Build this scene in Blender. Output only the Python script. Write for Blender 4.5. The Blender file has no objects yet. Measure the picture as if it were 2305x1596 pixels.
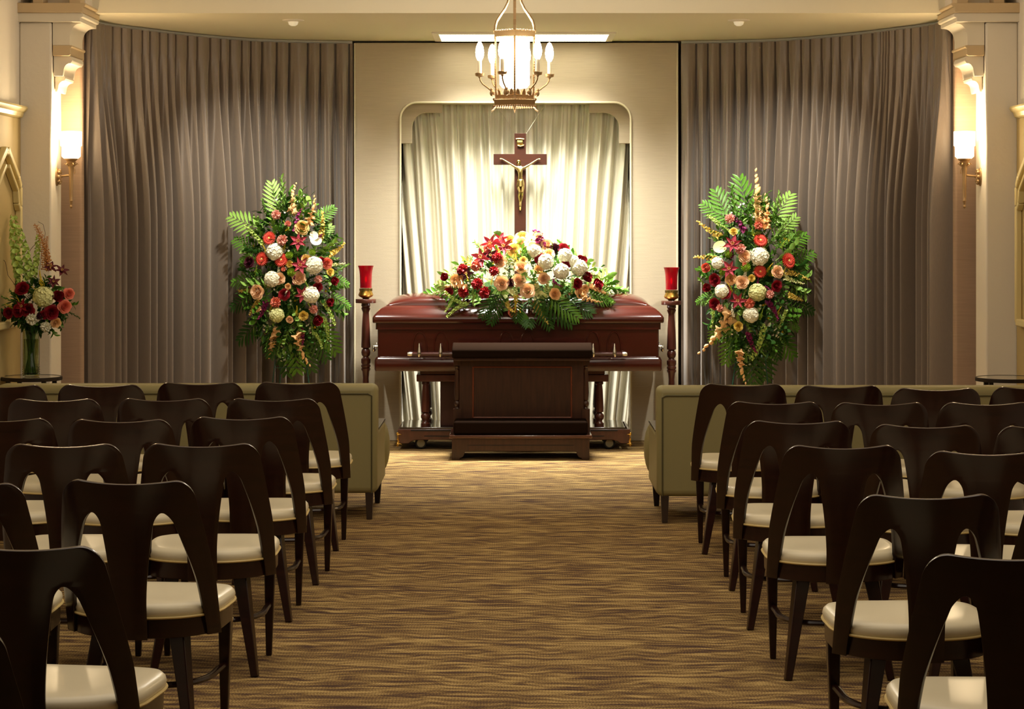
import bpy, bmesh, math, random
from mathutils import Vector, Matrix, Quaternion
PI = math.pi
R = math.radians
random.seed(7)
S = bpy.context.scene
COL = S.collection

# ------------------------------------------------------------------ camera, world, exposure, main lights
CAMH = 1.64; FPX = 5000.0; VX = 1162.0; HY = 500.0
cam_d = bpy.data.cameras.new('camera'); cam = bpy.data.objects.new('camera', cam_d); COL.objects.link(cam)
cam.location = (0, 0, CAMH); cam.rotation_euler = (PI/2, 0, 0)
cam_d.sensor_width = 36; cam_d.lens = 36*FPX/2305
cam_d.shift_x = -(VX-1152.5)/2305; cam_d.shift_y = -(798-HY)/2305
cam_d.clip_end = 100
S.camera = cam
S.view_settings.view_transform = 'Standard'; S.view_settings.look = 'None'
S.view_settings.exposure = 0.18; S.view_settings.gamma = 1.0; S.view_settings.use_curve_mapping = False
S.cycles.max_bounces = 8

w = bpy.data.worlds.new('world'); S.world = w; w.use_nodes = True
w.node_tree.nodes['Background'].inputs[0].default_value = (1.0, .75, .5, 1)
w.node_tree.nodes['Background'].inputs[1].default_value = 0.02

def lamp(kind, name, loc, power, color, aim=None, **kw):
    d = bpy.data.lights.new(name, kind); d.energy = power; d.color = color
    for k, v in kw.items(): setattr(d, k, v)
    o = bpy.data.objects.new(name, d); COL.objects.link(o); o.location = loc
    if aim is not None:
        o.rotation_euler = (Vector(aim)-Vector(loc)).to_track_quat('-Z', 'Y').to_euler()
    return o
WARM = (1.0, .885, .72); COOL = (1.0, .96, .84)
# ceiling panel over the casket
lamp('AREA', 'ceiling_panel_light', (.055, 16.18, 2.965), 128, (1.0, .97, .86), (.055, 15.9, 0), shape='RECTANGLE', size=1.1, size_y=.5, spread=R(96))
# spots that light the niche from above and in front
lamp('SPOT', 'niche_spot_light', (-.40, 14.75, 2.98), 9, COOL, (.02, 16.7, 2.05), spot_size=R(46), spot_blend=.9, shadow_soft_size=.04)
lamp('SPOT', 'niche_spot_light', (.40, 14.75, 2.98), 9, COOL, (-.02, 16.7, 2.05), spot_size=R(46), spot_blend=.9, shadow_soft_size=.04)
# eyeball spots over the sprays
lamp('SPOT', 'spray_spot_light', (-1.50, 14.95, 2.93), 170, COOL, (-1.72, 16.1, 1.35), spot_size=R(88), spot_blend=1, shadow_soft_size=.04)
lamp('SPOT', 'spray_spot_light', (1.50, 14.95, 2.93), 170, COOL, (1.78, 16.1, 1.35), spot_size=R(88), spot_blend=1, shadow_soft_size=.04)
# house lights of the seating area
lamp('AREA', 'house_light', (0, 8.6, 3.75), 135, WARM, (0, 9.0, 0), shape='RECTANGLE', size=4.5, size_y=7)
lamp('AREA', 'house_light', (0, 12.4, 3.75), 10, WARM, (0, 12.9, 0), shape='RECTANGLE', size=4.5, size_y=2)

# ------------------------------------------------------------------ helpers
def P(px, py, Y):
    return Vector(((px-VX)/FPX*Y, Y, CAMH-(py-HY)/FPX*Y))

def srgb(h):
    h = h.lstrip('#'); v = [int(h[i:i+2], 16)/255 for i in (0, 2, 4)]
    return tuple((c/12.92 if c <= .04045 else ((c+.055)/1.055)**2.4) for c in v)+(1,)

MATS = {}
def mat(name, col, rough=.5, metal=0, spec=.5, trans=0, emit=None, estr=0, sheen=0, noise=None, bump=None, coat=0, sss=0, alpha=1, ior=1.45):
    """noise = (scale xyz, amount, detail) value variation; bump = (scale xyz, strength, distance)"""
    if name in MATS: return MATS[name]
    m = bpy.data.materials.new(name); m.use_nodes = True; nt = m.node_tree; b = nt.nodes['Principled BSDF']
    c = srgb(col) if isinstance(col, str) else tuple(col)+(1,)
    b.inputs['Base Color'].default_value = c; b.inputs['Roughness'].default_value = rough
    b.inputs['Metallic'].default_value = metal; b.inputs['Specular IOR Level'].default_value = spec
    b.inputs['Transmission Weight'].default_value = trans; b.inputs['Coat Weight'].default_value = coat
    b.inputs['Coat Roughness'].default_value = .12; b.inputs['IOR'].default_value = ior
    b.inputs['Sheen Weight'].default_value = sheen; b.inputs['Alpha'].default_value = alpha
    if sss:
        b.inputs['Subsurface Weight'].default_value = sss; b.inputs['Subsurface Scale'].default_value = .01
    if emit:
        b.inputs['Emission Color'].default_value = srgb(emit); b.inputs['Emission Strength'].default_value = estr
    def nz(scale, detail=3):
        tc = nt.nodes.new('ShaderNodeTexCoord'); mp = nt.nodes.new('ShaderNodeMapping'); n = nt.nodes.new('ShaderNodeTexNoise')
        mp.inputs['Scale'].default_value = scale; n.inputs['Scale'].default_value = 1; n.inputs['Detail'].default_value = detail
        nt.links.new(tc.outputs['Object'], mp.inputs[0]); nt.links.new(mp.outputs[0], n.inputs['Vector']); return n
    if noise:
        n = nz(noise[0]); mr = nt.nodes.new('ShaderNodeMapRange')
        mr.inputs[1].default_value = .3; mr.inputs[2].default_value = .7
        mr.inputs[3].default_value = 1-noise[1]; mr.inputs[4].default_value = 1+noise[1]
        mx = nt.nodes.new('ShaderNodeMix'); mx.data_type = 'RGBA'; mx.blend_type = 'MULTIPLY'; mx.inputs[0].default_value = 1
        mx.inputs[6].default_value = c
        nt.links.new(n.outputs[0], mr.inputs[0]); nt.links.new(mr.outputs[0], mx.inputs[7]); nt.links.new(mx.outputs[2], b.inputs['Base Color'])
    if bump:
        n = nz(bump[0]); bp = nt.nodes.new('ShaderNodeBump'); bp.inputs['Strength'].default_value = bump[1]; bp.inputs['Distance'].default_value = bump[2]
        nt.links.new(n.outputs[0], bp.inputs['Height']); nt.links.new(bp.outputs[0], b.inputs['Normal'])
    MATS[name] = m
    return m

class MB:
    def __init__(s): s.v = []; s.f = []
    def add(s, vs, fs, M=None):
        o = len(s.v)
        s.v += [(M @ Vector(v)) if M is not None else Vector(v) for v in vs]
        s.f += [tuple(i+o for i in f) for f in fs]; return s
    def box(s, c, d, M=None):
        x, y, z = d[0]/2, d[1]/2, d[2]/2
        vs = [(c[0]+i*x, c[1]+j*y, c[2]+k*z) for i in (-1, 1) for j in (-1, 1) for k in (-1, 1)]
        return s.add(vs, [(0, 1, 3, 2), (4, 6, 7, 5), (0, 4, 5, 1), (2, 3, 7, 6), (0, 2, 6, 4), (1, 5, 7, 3)], M)
    def span(s, a, b):
        return s.box([(a[i]+b[i])/2 for i in range(3)], [abs(b[i]-a[i]) for i in range(3)])
    def bar(s, a, b, wa, wb, up=(0, 0, 1), da=None, db=None):
        """tapered rectangular bar"""
        a = Vector(a); b = Vector(b); t = (b-a).normalized(); u = Vector(up)
        if abs(t.dot(u)) > .95: u = Vector((0, 1, 0))
        x = t.cross(u).normalized(); y = x.cross(t).normalized(); da = da or wa; db = db or wb
        vs = []
        for p, w_, d_ in ((a, wa, da), (b, wb, db)):
            for i, j in ((-1, -1), (1, -1), (1, 1), (-1, 1)): vs.append(p+x*i*w_/2+y*j*d_/2)
        return s.add(vs, [(3, 2, 1, 0), (4, 5, 6, 7), (0, 1, 5, 4), (1, 2, 6, 5), (2, 3, 7, 6), (3, 0, 4, 7)])
    def tube(s, pts, r, n=8, flat=1.0, closed=False):
        pts = [Vector(p) for p in pts]; k = len(pts)
        rr = r if isinstance(r, (list, tuple)) else [r]*k
        vs = []; prev = None
        for i, p in enumerate(pts):
            if closed: t = (pts[(i+1) % k]-pts[i-1]).normalized()
            else: t = (pts[min(i+1, k-1)]-pts[max(i-1, 0)]).normalized()
            if prev is None:
                u = Vector((0, 0, 1)) if abs(t.z) < .9 else Vector((0, 1, 0)); x = t.cross(u).normalized()
            else: x = (prev-t*prev.dot(t)).normalized()
            prev = x; y = t.cross(x)
            for j in range(n):
                a = 2*PI*j/n; vs.append(p+x*math.cos(a)*rr[i]+y*math.sin(a)*rr[i]*flat)
        fs = [(i*n+j, i*n+(j+1) % n, (i+1)*n+(j+1) % n, (i+1)*n+j) for i in range(k-1) for j in range(n)]
        if closed: fs += [((k-1)*n+j, (k-1)*n+(j+1) % n, (j+1) % n, j) for j in range(n)]
        else: fs += [tuple(range(n))[::-1], tuple((k-1)*n+j for j in range(n))]
        return s.add(vs, fs)
    def lathe(s, prof, n=24, c=(0, 0, 0), M=None, flute=None):
        """prof: list of (r, z)"""
        vs = []; k = len(prof)
        for (r, z) in prof:
            for j in range(n):
                a = 2*PI*j/n; vs.append((c[0]+r*math.cos(a), c[1]+r*math.sin(a), c[2]+z))
        fs = [(i*n+j, i*n+(j+1) % n, (i+1)*n+(j+1) % n, (i+1)*n+j) for i in range(k-1) for j in range(n)]
        fs += [tuple(range(n))[::-1], tuple((k-1)*n+j for j in range(n))]
        return s.add(vs, fs, M)
    def prism(s, poly, a0, a1, axis='y'):
        n = len(poly); vs = []
        for a in (a0, a1):
            for (p, q) in poly:
                vs.append({'y': (p, a, q), 'x': (a, p, q), 'z': (p, q, a)}[axis])
        fs = [(i, (i+1) % n, n+(i+1) % n, n+i) for i in range(n)]+[tuple(range(n))[::-1], tuple(range(n, 2*n))]
        return s.add(vs, fs)
    def loft(s, rings, cap=True):
        n = len(rings[0]); vs = [p for r_ in rings for p in r_]; k = len(rings)
        fs = [(i*n+j, i*n+(j+1) % n, (i+1)*n+(j+1) % n, (i+1)*n+j) for i in range(k-1) for j in range(n)]
        if cap: fs += [tuple(range(n))[::-1], tuple((k-1)*n+j for j in range(n))]
        return s.add(vs, fs)
    def grid(s, fn, nu, nv, M=None):
        vs = [fn(i/nu, j/nv) for j in range(nv+1) for i in range(nu+1)]
        fs = [(j*(nu+1)+i, j*(nu+1)+i+1, (j+1)*(nu+1)+i+1, (j+1)*(nu+1)+i) for j in range(nv) for i in range(nu)]
        return s.add(vs, fs, M)
    def ball(s, c, r, n=10, m=6, sc=(1, 1, 1)):
        prof = []
        vs = []; fs = []
        for i in range(1, m):
            th = PI*i/m
            for j in range(n):
                a = 2*PI*j/n; vs.append((c[0]+r*sc[0]*math.sin(th)*math.cos(a), c[1]+r*sc[1]*math.sin(th)*math.sin(a), c[2]+r*sc[2]*math.cos(th)))
        fs = [((i)*n+j, (i+1)*n+j, (i+1)*n+(j+1) % n, i*n+(j+1) % n) for i in range(m-2) for j in range(n)]
        t = len(vs); vs += [(c[0], c[1], c[2]+r*sc[2]), (c[0], c[1], c[2]-r*sc[2])]
        fs += [(t, j, (j+1) % n) for j in range(n)]+[(t+1, (m-2)*n+(j+1) % n, (m-2)*n+j) for j in range(n)]
        return s.add(vs, fs)
    def mesh(s, name, m, smooth=True, angle=38, weld=False, off=None, fixn=True):
        me = bpy.data.meshes.new(name)
        vs = [v-off for v in s.v] if off is not None else s.v
        me.from_pydata([tuple(v) for v in vs], [], s.f)
        if weld or fixn:
            bm = bmesh.new(); bm.from_mesh(me)
            if weld: bmesh.ops.remove_doubles(bm, verts=bm.verts, dist=1e-5)
            if fixn: bmesh.ops.recalc_face_normals(bm, faces=bm.faces)
            bm.to_mesh(me); bm.free()
        if m: me.materials.append(m)
        if smooth:
            me.shade_smooth(); me.set_sharp_from_angle(angle=R(angle))
        return me
    def build(s, name, m, parent=None, bevel=0, world=False, seg=2, **kw):
        off = parent.location.copy() if (world and parent is not None) else None
        me = s.mesh(name, m, off=off, **kw)
        o = bpy.data.objects.new(name, me); COL.objects.link(o)
        if parent is not None: o.parent = parent
        if bevel:
            md = o.modifiers.new('bevel', 'BEVEL'); md.width = bevel; md.segments = seg; md.limit_method = 'ANGLE'; md.angle_limit = R(40)
        return o

def tag(o, label=None, cat=None, group=None, kind=None):
    if label: o['label'] = label
    if cat: o['category'] = cat
    if group: o['group'] = group
    if kind: o['kind'] = kind
    return o
def thing(name, label, cat, loc=(0, 0, 0), rz=0, group=None):
    o = bpy.data.objects.new(name, None); COL.objects.link(o); o.location = loc; o.rotation_euler = (0, 0, rz)
    o.empty_display_size = .1
    return tag(o, label, cat, group)
KIDS = {}
def copy_tree(o, parent=None):
    c = o.copy(); COL.objects.link(c); c.parent = parent
    for ch in list(o.children): copy_tree(ch, c)
    return c
def bake(o):
    """apply modifiers into the mesh"""
    bpy.context.view_layer.update()
    dg = bpy.context.evaluated_depsgraph_get()
    me = bpy.data.meshes.new_from_object(o.evaluated_get(dg)); o.modifiers.clear(); o.data = me
    me.shade_smooth()
    return o
def struct(o): o['kind'] = 'structure'; return o

# ------------------------------------------------------------------ materials
M_plaster = mat('plaster', '#e4dac8', .8, bump=((30, 30, 30), .15, .01))
M_white = mat('white_moulding', '#e2d8c4', .55)
M_tan = mat('tan_moulding', '#cdb48c', .5)
M_trace = mat('cream_paint', '#d8c68c', .45)
M_panelwall = mat('side_panel', '#b59e68', .7)
M_ceil = mat('ceiling_paint', '#e2d8bc', .8)
M_linen = mat('linen_wall', '#b3a58e', .85, noise=((6, 6, 260), .06), bump=((60, 60, 500), .25, .003))
M_curtain = mat('taupe_curtain', '#807163', .42, spec=.6, sheen=.25, noise=((400, 400, 30), .06))
M_drape = mat('cream_drape', '#d0cab6', .42, spec=.5, sheen=.2)
M_wood = mat('dark_walnut', '#260e08', .25, noise=((8, 8, 60), .3), coat=.15)
M_mahog = mat('mahogany', '#3e120b', .2, noise=((4, 30, 60), .18), coat=.8, spec=.5)
M_kneel = mat('brown_oak', '#3a2014', .35, noise=((60, 30, 6), .25), coat=.2)
M_velvet = mat('brown_upholstery', '#1d140f', .9, spec=0)
M_stand = mat('stand_wood', '#4b241a', .3, noise=((30, 30, 6), .2), coat=.3)
M_cream = mat('cream_vinyl', '#e2d6b6', .28, spec=.5, bump=((60, 60, 60), .08, .002))
M_pipe = mat('piping_cream', '#d8bf7e', .4)
M_sofa = mat('olive_leather', '#90865a', .5, bump=((120, 120, 120), .12, .001))
M_brass = mat('brass', '#c49a4c', .25, metal=1)
M_antique = mat('antique_gold', '#a98a62', .42, metal=.6)
M_silver = mat('silver', '#dedcd2', .22, metal=1)
M_goldfig = mat('gold_figure', '#c9b478', .25, metal=1)
M_cross = mat('cross_wood', '#331405', .6, spec=.25, noise=((8, 8, 40), .2))
M_black = mat('black_iron', '#0c0b0a', .45)
M_rubber = mat('rubber', '#15130f', .6)
M_tablewd = mat('espresso_wood', '#1c100a', .35)
M_glass = mat('clear_glass', '#e8f0e4', .02, trans=1)
M_green_wire = mat('green_wire', '#123c2a', .4)
M_bulb = mat('bulb_glass', '#ffffff', .3, emit='#fff3d6', estr=30)
M_glare = mat('bulb_glare', '#fff6e4', .5, emit='#fff2d4', estr=6)  # glow for the added core inside the chandelier
M_shade = mat('sconce_shade', '#fff2d8', .5, emit='#ffeec4', estr=4.5)
M_panel = mat('light_panel', '#ffffff', .5, emit='#fffbe6', estr=5)
M_louver = mat('louver', '#f4f0e0', .4, emit='#fffbe6', estr=.5)
M_ruby = mat('ruby_glass', '#b00a22', .08, trans=.55, spec=.6)
M_flame = mat('candle_flame', '#ff4020', .5, emit='#ff4a2a', estr=3)
M_wax = mat('candle_sleeve', '#f5ead0', .5)

def carpet():
    m = bpy.data.materials.new('carpet'); m.use_nodes = True; nt = m.node_tree; b = nt.nodes['Principled BSDF']; N = nt.nodes.new; L = nt.links.new
    tc = N('ShaderNodeTexCoord')
    def mapped(scale, rot=0, src=None):
        mp = N('ShaderNodeMapping'); mp.inputs['Rotation'].default_value = (0, 0, R(rot)); mp.inputs['Scale'].default_value = scale
        L(src or tc.outputs['Object'], mp.inputs[0]); return mp.outputs[0]
    def noise(v, detail=1.0, dist=0):
        n = N('ShaderNodeTexNoise'); n.inputs['Scale'].default_value = 1; n.inputs['Detail'].default_value = detail; n.inputs['Distortion'].default_value = dist; L(v, n.inputs['Vector']); return n.outputs[0]
    def ma(op, a, bb=0.0, cl=False):
        q = N('ShaderNodeMath'); q.operation = op; q.use_clamp = cl
        for i, x in enumerate((a, bb)):
            if isinstance(x, (int, float)): q.inputs[i].default_value = x
            else: L(x, q.inputs[i])
        return q.outputs[0]
    sep = N('ShaderNodeSeparateXYZ'); L(tc.outputs['Object'], sep.inputs[0]); X, Y = sep.outputs[0], sep.outputs[1]
    # wavy stripes: phase = y*k + broad warp, broken up along x
    warp = noise(mapped((1.6, 2.2, 1)), 1.5)
    warp2 = noise(mapped((6, 3, 1), 0), 1)
    ph = ma('ADD', ma('ADD', ma('MULTIPLY', Y, 95.0), ma('MULTIPLY', X, 8.0)), ma('ADD', ma('MULTIPLY', warp, 26.0), ma('MULTIPLY', warp2, 16.0)))
    st = ma('MULTIPLY_ADD' if False else 'MULTIPLY', ma('ADD', ma('SINE', ph), 1.0), .5)
    broad = noise(mapped((4.6, 19, 1), 6), 2.5, .9)
    # tufts: fine rows and loops
    rows = ma('MULTIPLY', ma('ADD', ma('SINE', ma('MULTIPLY', Y, 340.0)), 1.0), .5)
    loops = ma('MULTIPLY', ma('ADD', ma('SINE', ma('ADD', ma('MULTIPLY', X, 560.0), ma('MULTIPLY', noise(mapped((9, 60, 1))), 14.0))), 1.0), .5)
    fine = noise(mapped((170, 110, 1)), 1)
    tuft = ma('MULTIPLY', rows, loops)
    f = ma('ADD', ma('MULTIPLY', st, .26), ma('MULTIPLY', broad, 1.85))
    f = ma('ADD', f, ma('MULTIPLY', fine, .65))
    f = ma('SUBTRACT', f, ma('MULTIPLY', tuft, .36))
    f = ma('SUBTRACT', f, .88, True)
    cr = N('ShaderNodeValToRGB'); L(f, cr.inputs[0])
    e = cr.color_ramp.elements; e[0].position = .05; e[0].color = srgb('#4c3830'); e[1].position = .85; e[1].color = srgb('#b99d66')
    k = cr.color_ramp.elements.new(.42); k.color = srgb('#806640')
    L(cr.outputs[0], b.inputs['Base Color']); b.inputs['Roughness'].default_value = .95; b.inputs['Specular IOR Level'].default_value = .1
    bp = N('ShaderNodeBump'); bp.inputs['Strength'].default_value = .5; bp.inputs['Distance'].default_value = .005
    L(fine, bp.inputs['Height']); L(bp.outputs[0], b.inputs['Normal'])
    return m
M_carpet = carpet()

# ------------------------------------------------------------------ room shell
SX = 3.17; SC = .015; WY = 16.65; CZ = 3.0; FY = 14.45; MC = 3.9
struct(MB().span((-3.6, -3.2, -.1), (3.6, 17.6, 0)).build('floor', M_carpet))
struct(MB().span((-3.6, FY, CZ), (3.6, 17.6, CZ+.1)).build('ceiling', M_ceil))
struct(MB().span((-3.6, -3.2, MC), (3.6, FY+.1, MC+.1)).build('ceiling', M_plaster))
struct(MB().span((-3.6, FY, CZ+.1), (3.6, FY+.1, MC)).build('wall_above_alcove', M_plaster))
struct(MB().span((-3.6, 17.5, 0), (3.6, 17.6, CZ)).build('wall_back', M_linen))
struct(MB().span((-3.6, -3.3, 0), (3.6, -3.2, MC)).build('wall_behind_camera', M_plaster))
for s, nm in ((-1, 'left'), (1, 'right')):
    xw = SC+s*SX
    struct(MB().span((xw, -3.2, 0), (xw+s*.12, 14.1, MC)).build('wall_'+nm, M_plaster))
    struct(MB().span((xw-s*.0, 14.1, 0), (xw+s*.3, 17.5, MC)).build('wall_alcove_'+nm, M_plaster))

def rr_arch(x0, x1, z0, z1, r, n=10):
    """door-like outline from bottom left up and over to bottom right"""
    pts = [(x0, z0)]
    for i in range(n+1):
        a = PI-PI/2*i/n; pts.append((x0+r+r*math.cos(a), z1-r+r*math.sin(a)))
    for i in range(n+1):
        a = PI/2-PI/2*i/n; pts.append((x1-r+r*math.cos(a), z1-r+r*math.sin(a)))
    pts.append((x1, z0)); return pts
NX0, NX1, NZ = P(901, 0, WY).x, P(1420, 0, WY).x, P(0, 232, WY).z
WX0, WX1 = P(797, 0, WY).x, P(1526, 0, WY).x
arch = rr_arch(NX0, NX1, 0, NZ, .125)
poly = [(WX0, 0), (WX0, CZ-.015), (WX1, CZ-.015), (WX1, 0)]+arch[::-1]
struct(MB().prism(poly, WY, WY+.06).build('wall_niche', M_linen, bevel=.006))
# lining of the niche (sides and head) and its back
mb = MB()
o2 = rr_arch(NX0-.03, NX1+.03, 0, NZ+.03, .15)
mb.prism(arch+o2[::-1], WY+.06, WY+.5)
struct(mb.build('wall_niche_lining', M_linen))
struct(MB().span((NX0-.2, WY+.5, 0), (NX1+.2, WY+.53, NZ+.2)).build('wall_niche_back', M_linen))
# piping round the opening and at the panel edges
mb = MB(); mb.tube([(x, WY-.004, z+.005) for x, z in arch], .008, 6)
struct(mb.build('trim_1', mat('pale_piping', '#d8ceb0', .6)))
mb = MB()
for x in (WX0+.004, WX1-.004): mb.tube([(x, WY-.004, 0.003), (x, WY-.004, CZ-.02)], .007, 6)
struct(mb.build('trim_2', MATS['pale_piping']))

# valance corner boards behind the opening
for s, nm in ((-1, 'left'), (1, 'right')):
    xo = NX0 if s < 0 else NX1
    # shape in local u (inwards) / v (down from head)
    r1, r2 = .125, .11
    pts = [(-.02, .30), (-.02, -.02), (.31, -.02), (.31, .068)]
    cx_, cy_ = .085+r2, .068+r2
    for i in range(9):
        a = PI/2*i/8; pts.append((cx_-r2*math.sin(a), cy_-r2*math.cos(a)))
    pts.append((.085, .30))
    pg = [(xo-s*u, NZ-v) for u, v in pts]
    o = MB().prism(pg, WY+.09, WY+.13).build('drapery_cornice', M_linen, bevel=.004)
    tag(o, 'rounded grey corner board at the top %s of the lit niche behind the crucifix' % nm, 'cornice board', 'corner boards of the niche')

# niche drape: folds lean inwards as they fall
def fold_wave(u, seed, f):
    random.seed(seed)
    ph = [random.random()*6.28 for _ in range(6)]
    return (math.sin(u*f+1.6*math.sin(u*f*.13+ph[0])+ph[1])*.62+math.sin(u*f*1.9+1.3*math.sin(u*f*.31+ph[2])+ph[3])*.26
            + math.sin(u*f*3.1+ph[4])*.12)
def niche_drape(u, v):
    k = 1-v; x = (u-.5)*2
    hw = .93+.30*v
    amp = .055*(1-.5*v**6)
    wv = fold_wave(x*1.05, 3, 66); wv = math.copysign(abs(wv)**.8, wv)
    if v > .9: wv = wv*(1-(v-.9)*6)+fold_wave(x, 9, 150)*(v-.9)*6
    return (.5*(NX0+NX1)+x*hw*(.96)+.004*math.sin(v*9+x*20), WY+.23+amp*wv, .012+v*(NZ+.06))
mb = MB(); mb.grid(niche_drape, 620, 16)
# keep within the niche width
for v in mb.v: v.x = max(NX0+.003, min(NX1-.003, v.x))
tag(mb.build('drape', M_drape, angle=80), 'pleated cream drape filling the lit niche behind the crucifix', 'drape')
random.seed(11)

# ------------------------------------------------------------------ side curtains on a curved track
CP = [(-2.868, 14.66), (-2.86, 14.95), (-2.80, 15.2), (-2.63, 15.53), (-2.37, 15.98), (-1.985, 16.42), (-1.6, 16.60), (-1.235, 16.665)]
def cr_spline(pts, n):
    out = []; m_ = len(pts)
    for i in range(m_-1):
        p0 = Vector(pts[max(i-1, 0)]); p1 = Vector(pts[i]); p2 = Vector(pts[i+1]); p3 = Vector(pts[min(i+2, m_-1)])
        for j in range(n):
            t = j/n
            out.append(.5*((2*p1)+(-p0+p2)*t+(2*p0-5*p1+4*p2-p3)*t*t+(-p0+3*p1-3*p2+p3)*t**3))
    out.append(Vector(pts[-1])); return out
def resample(pts, n):
    L_ = [0]
    for a, b in zip(pts, pts[1:]): L_.append(L_[-1]+(b-a).length)
    out = []; j = 0
    for i in range(n+1):
        d = L_[-1]*i/n
        while j < len(L_)-2 and L_[j+1] < d: j += 1
        t = (d-L_[j])/max(1e-9, L_[j+1]-L_[j]); out.append(pts[j].lerp(pts[j+1], t))
    return out, L_[-1]
for s, nm in ((-1, 'left'), (1, 'right')):
    base = [Vector((SC*(1 if abs(x) > 2 else .3)+(-s)*x, y)) for x, y in CP] if s > 0 else [Vector((SC*(1 if abs(x) > 2 else .3)+x, y)) for x, y in CP]
    NU = 1100
    pts, LL = resample(cr_spline([tuple(p) for p in base], 20), NU)
    nrm = []
    for i in range(NU+1):
        t = (pts[min(i+1, NU)]-pts[max(i-1, 0)]).normalized(); n_ = Vector((t.y, -t.x))
        if n_.y > 0 or (abs(n_.y) < .2 and n_.x*s > 0): n_ = -n_
        nrm.append(n_)
    sp = .107
    def warp(d):   # the right curtain bunches where two widths meet
        q = d
        if s > 0: q += .09*math.tanh((d-.95)/.05)*1.6
        return q+.016*math.sin(d*7+s)+.010*math.sin(d*23+2*s)
    rj = random.Random(40+s); jit = [rj.uniform(-1, 1) for _ in range(400)]
    def cur(u, v, s=s):
        i = min(NU, int(round(u*NU))); d = u*LL; q = warp(d)
        kk = int(math.floor(q/sp)); x = q/sp-kk-.5; j0 = jit[kk % 400]; j1 = jit[(kk+57) % 400]
        # hanging folds: each pleat drops one deep rounded fold and some secondary ones
        low = .034*math.cos(2*PI*x)+.5*.034*math.cos(4*PI*x+j0*1.6)+.012*j1*math.cos(6*PI*x+j0*3)
        low = math.copysign(abs(low/.05)**.75*.05, low)*(1.3+.35*j1)
        # header: bowed panels with tight pinches between them
        top = .007*math.cos(PI*x*2)-.024*math.exp(-((abs(x)-.5)/.05)**2)
        # below the header the pinch opens into two or three small folds
        w_ = min(1, max(0, (.945-v)/.30))
        fan = .010*math.cos(2*PI*x)-(.030+.025*min(1, w_*3))*math.exp(-((abs(x)-.5)/(.05+.13*w_))**2)+.030*w_*math.cos(2*PI*x*4+j0)*math.exp(-((abs(x)-.5)/.28)**2)
        if v > .945: dd = top
        else:
            g = min(1, max(0, (.945-v)/.42)); g = g*g*(3-2*g); dd = fan*(1-g)+low*g
        p = pts[i]+nrm[i]*(dd*1.35+.045)
        return (p.x, p.y, .012+v*(CZ-.036))
    vs_ = [0, .2, .4, .5, .56, .62, .68, .73, .78, .82, .85, .88, .905, .925, .94, .95, .97, 1]
    mb = MB()
    mb.v = [Vector(cur(i/NU, v)) for v in vs_ for i in range(NU+1)]
    mb.f = [(j*(NU+1)+i, j*(NU+1)+i+1, (j+1)*(NU+1)+i+1, (j+1)*(NU+1)+i) for j in range(len(vs_)-1) for i in range(NU)]
    tag(mb.build('curtain', M_curtain, angle=80), 'floor-length pleated taupe curtain hanging on the curved track, on the %s of the casket' % nm, 'curtain', 'side curtains')
    tr, _ = resample(cr_spline([tuple(p) for p in base], 20), 60)
    mb = MB(); mb.tube([(p.x, p.y, CZ-.012) for p in tr], .014, 6, flat=.8)
    tag(mb.build('curtain_track', mat('white_track', '#d8d4c4', .4)), 'curved white curtain track along the ceiling above the %s curtain' % nm, 'curtain track', 'curtain tracks')
random.seed(12)

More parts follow.
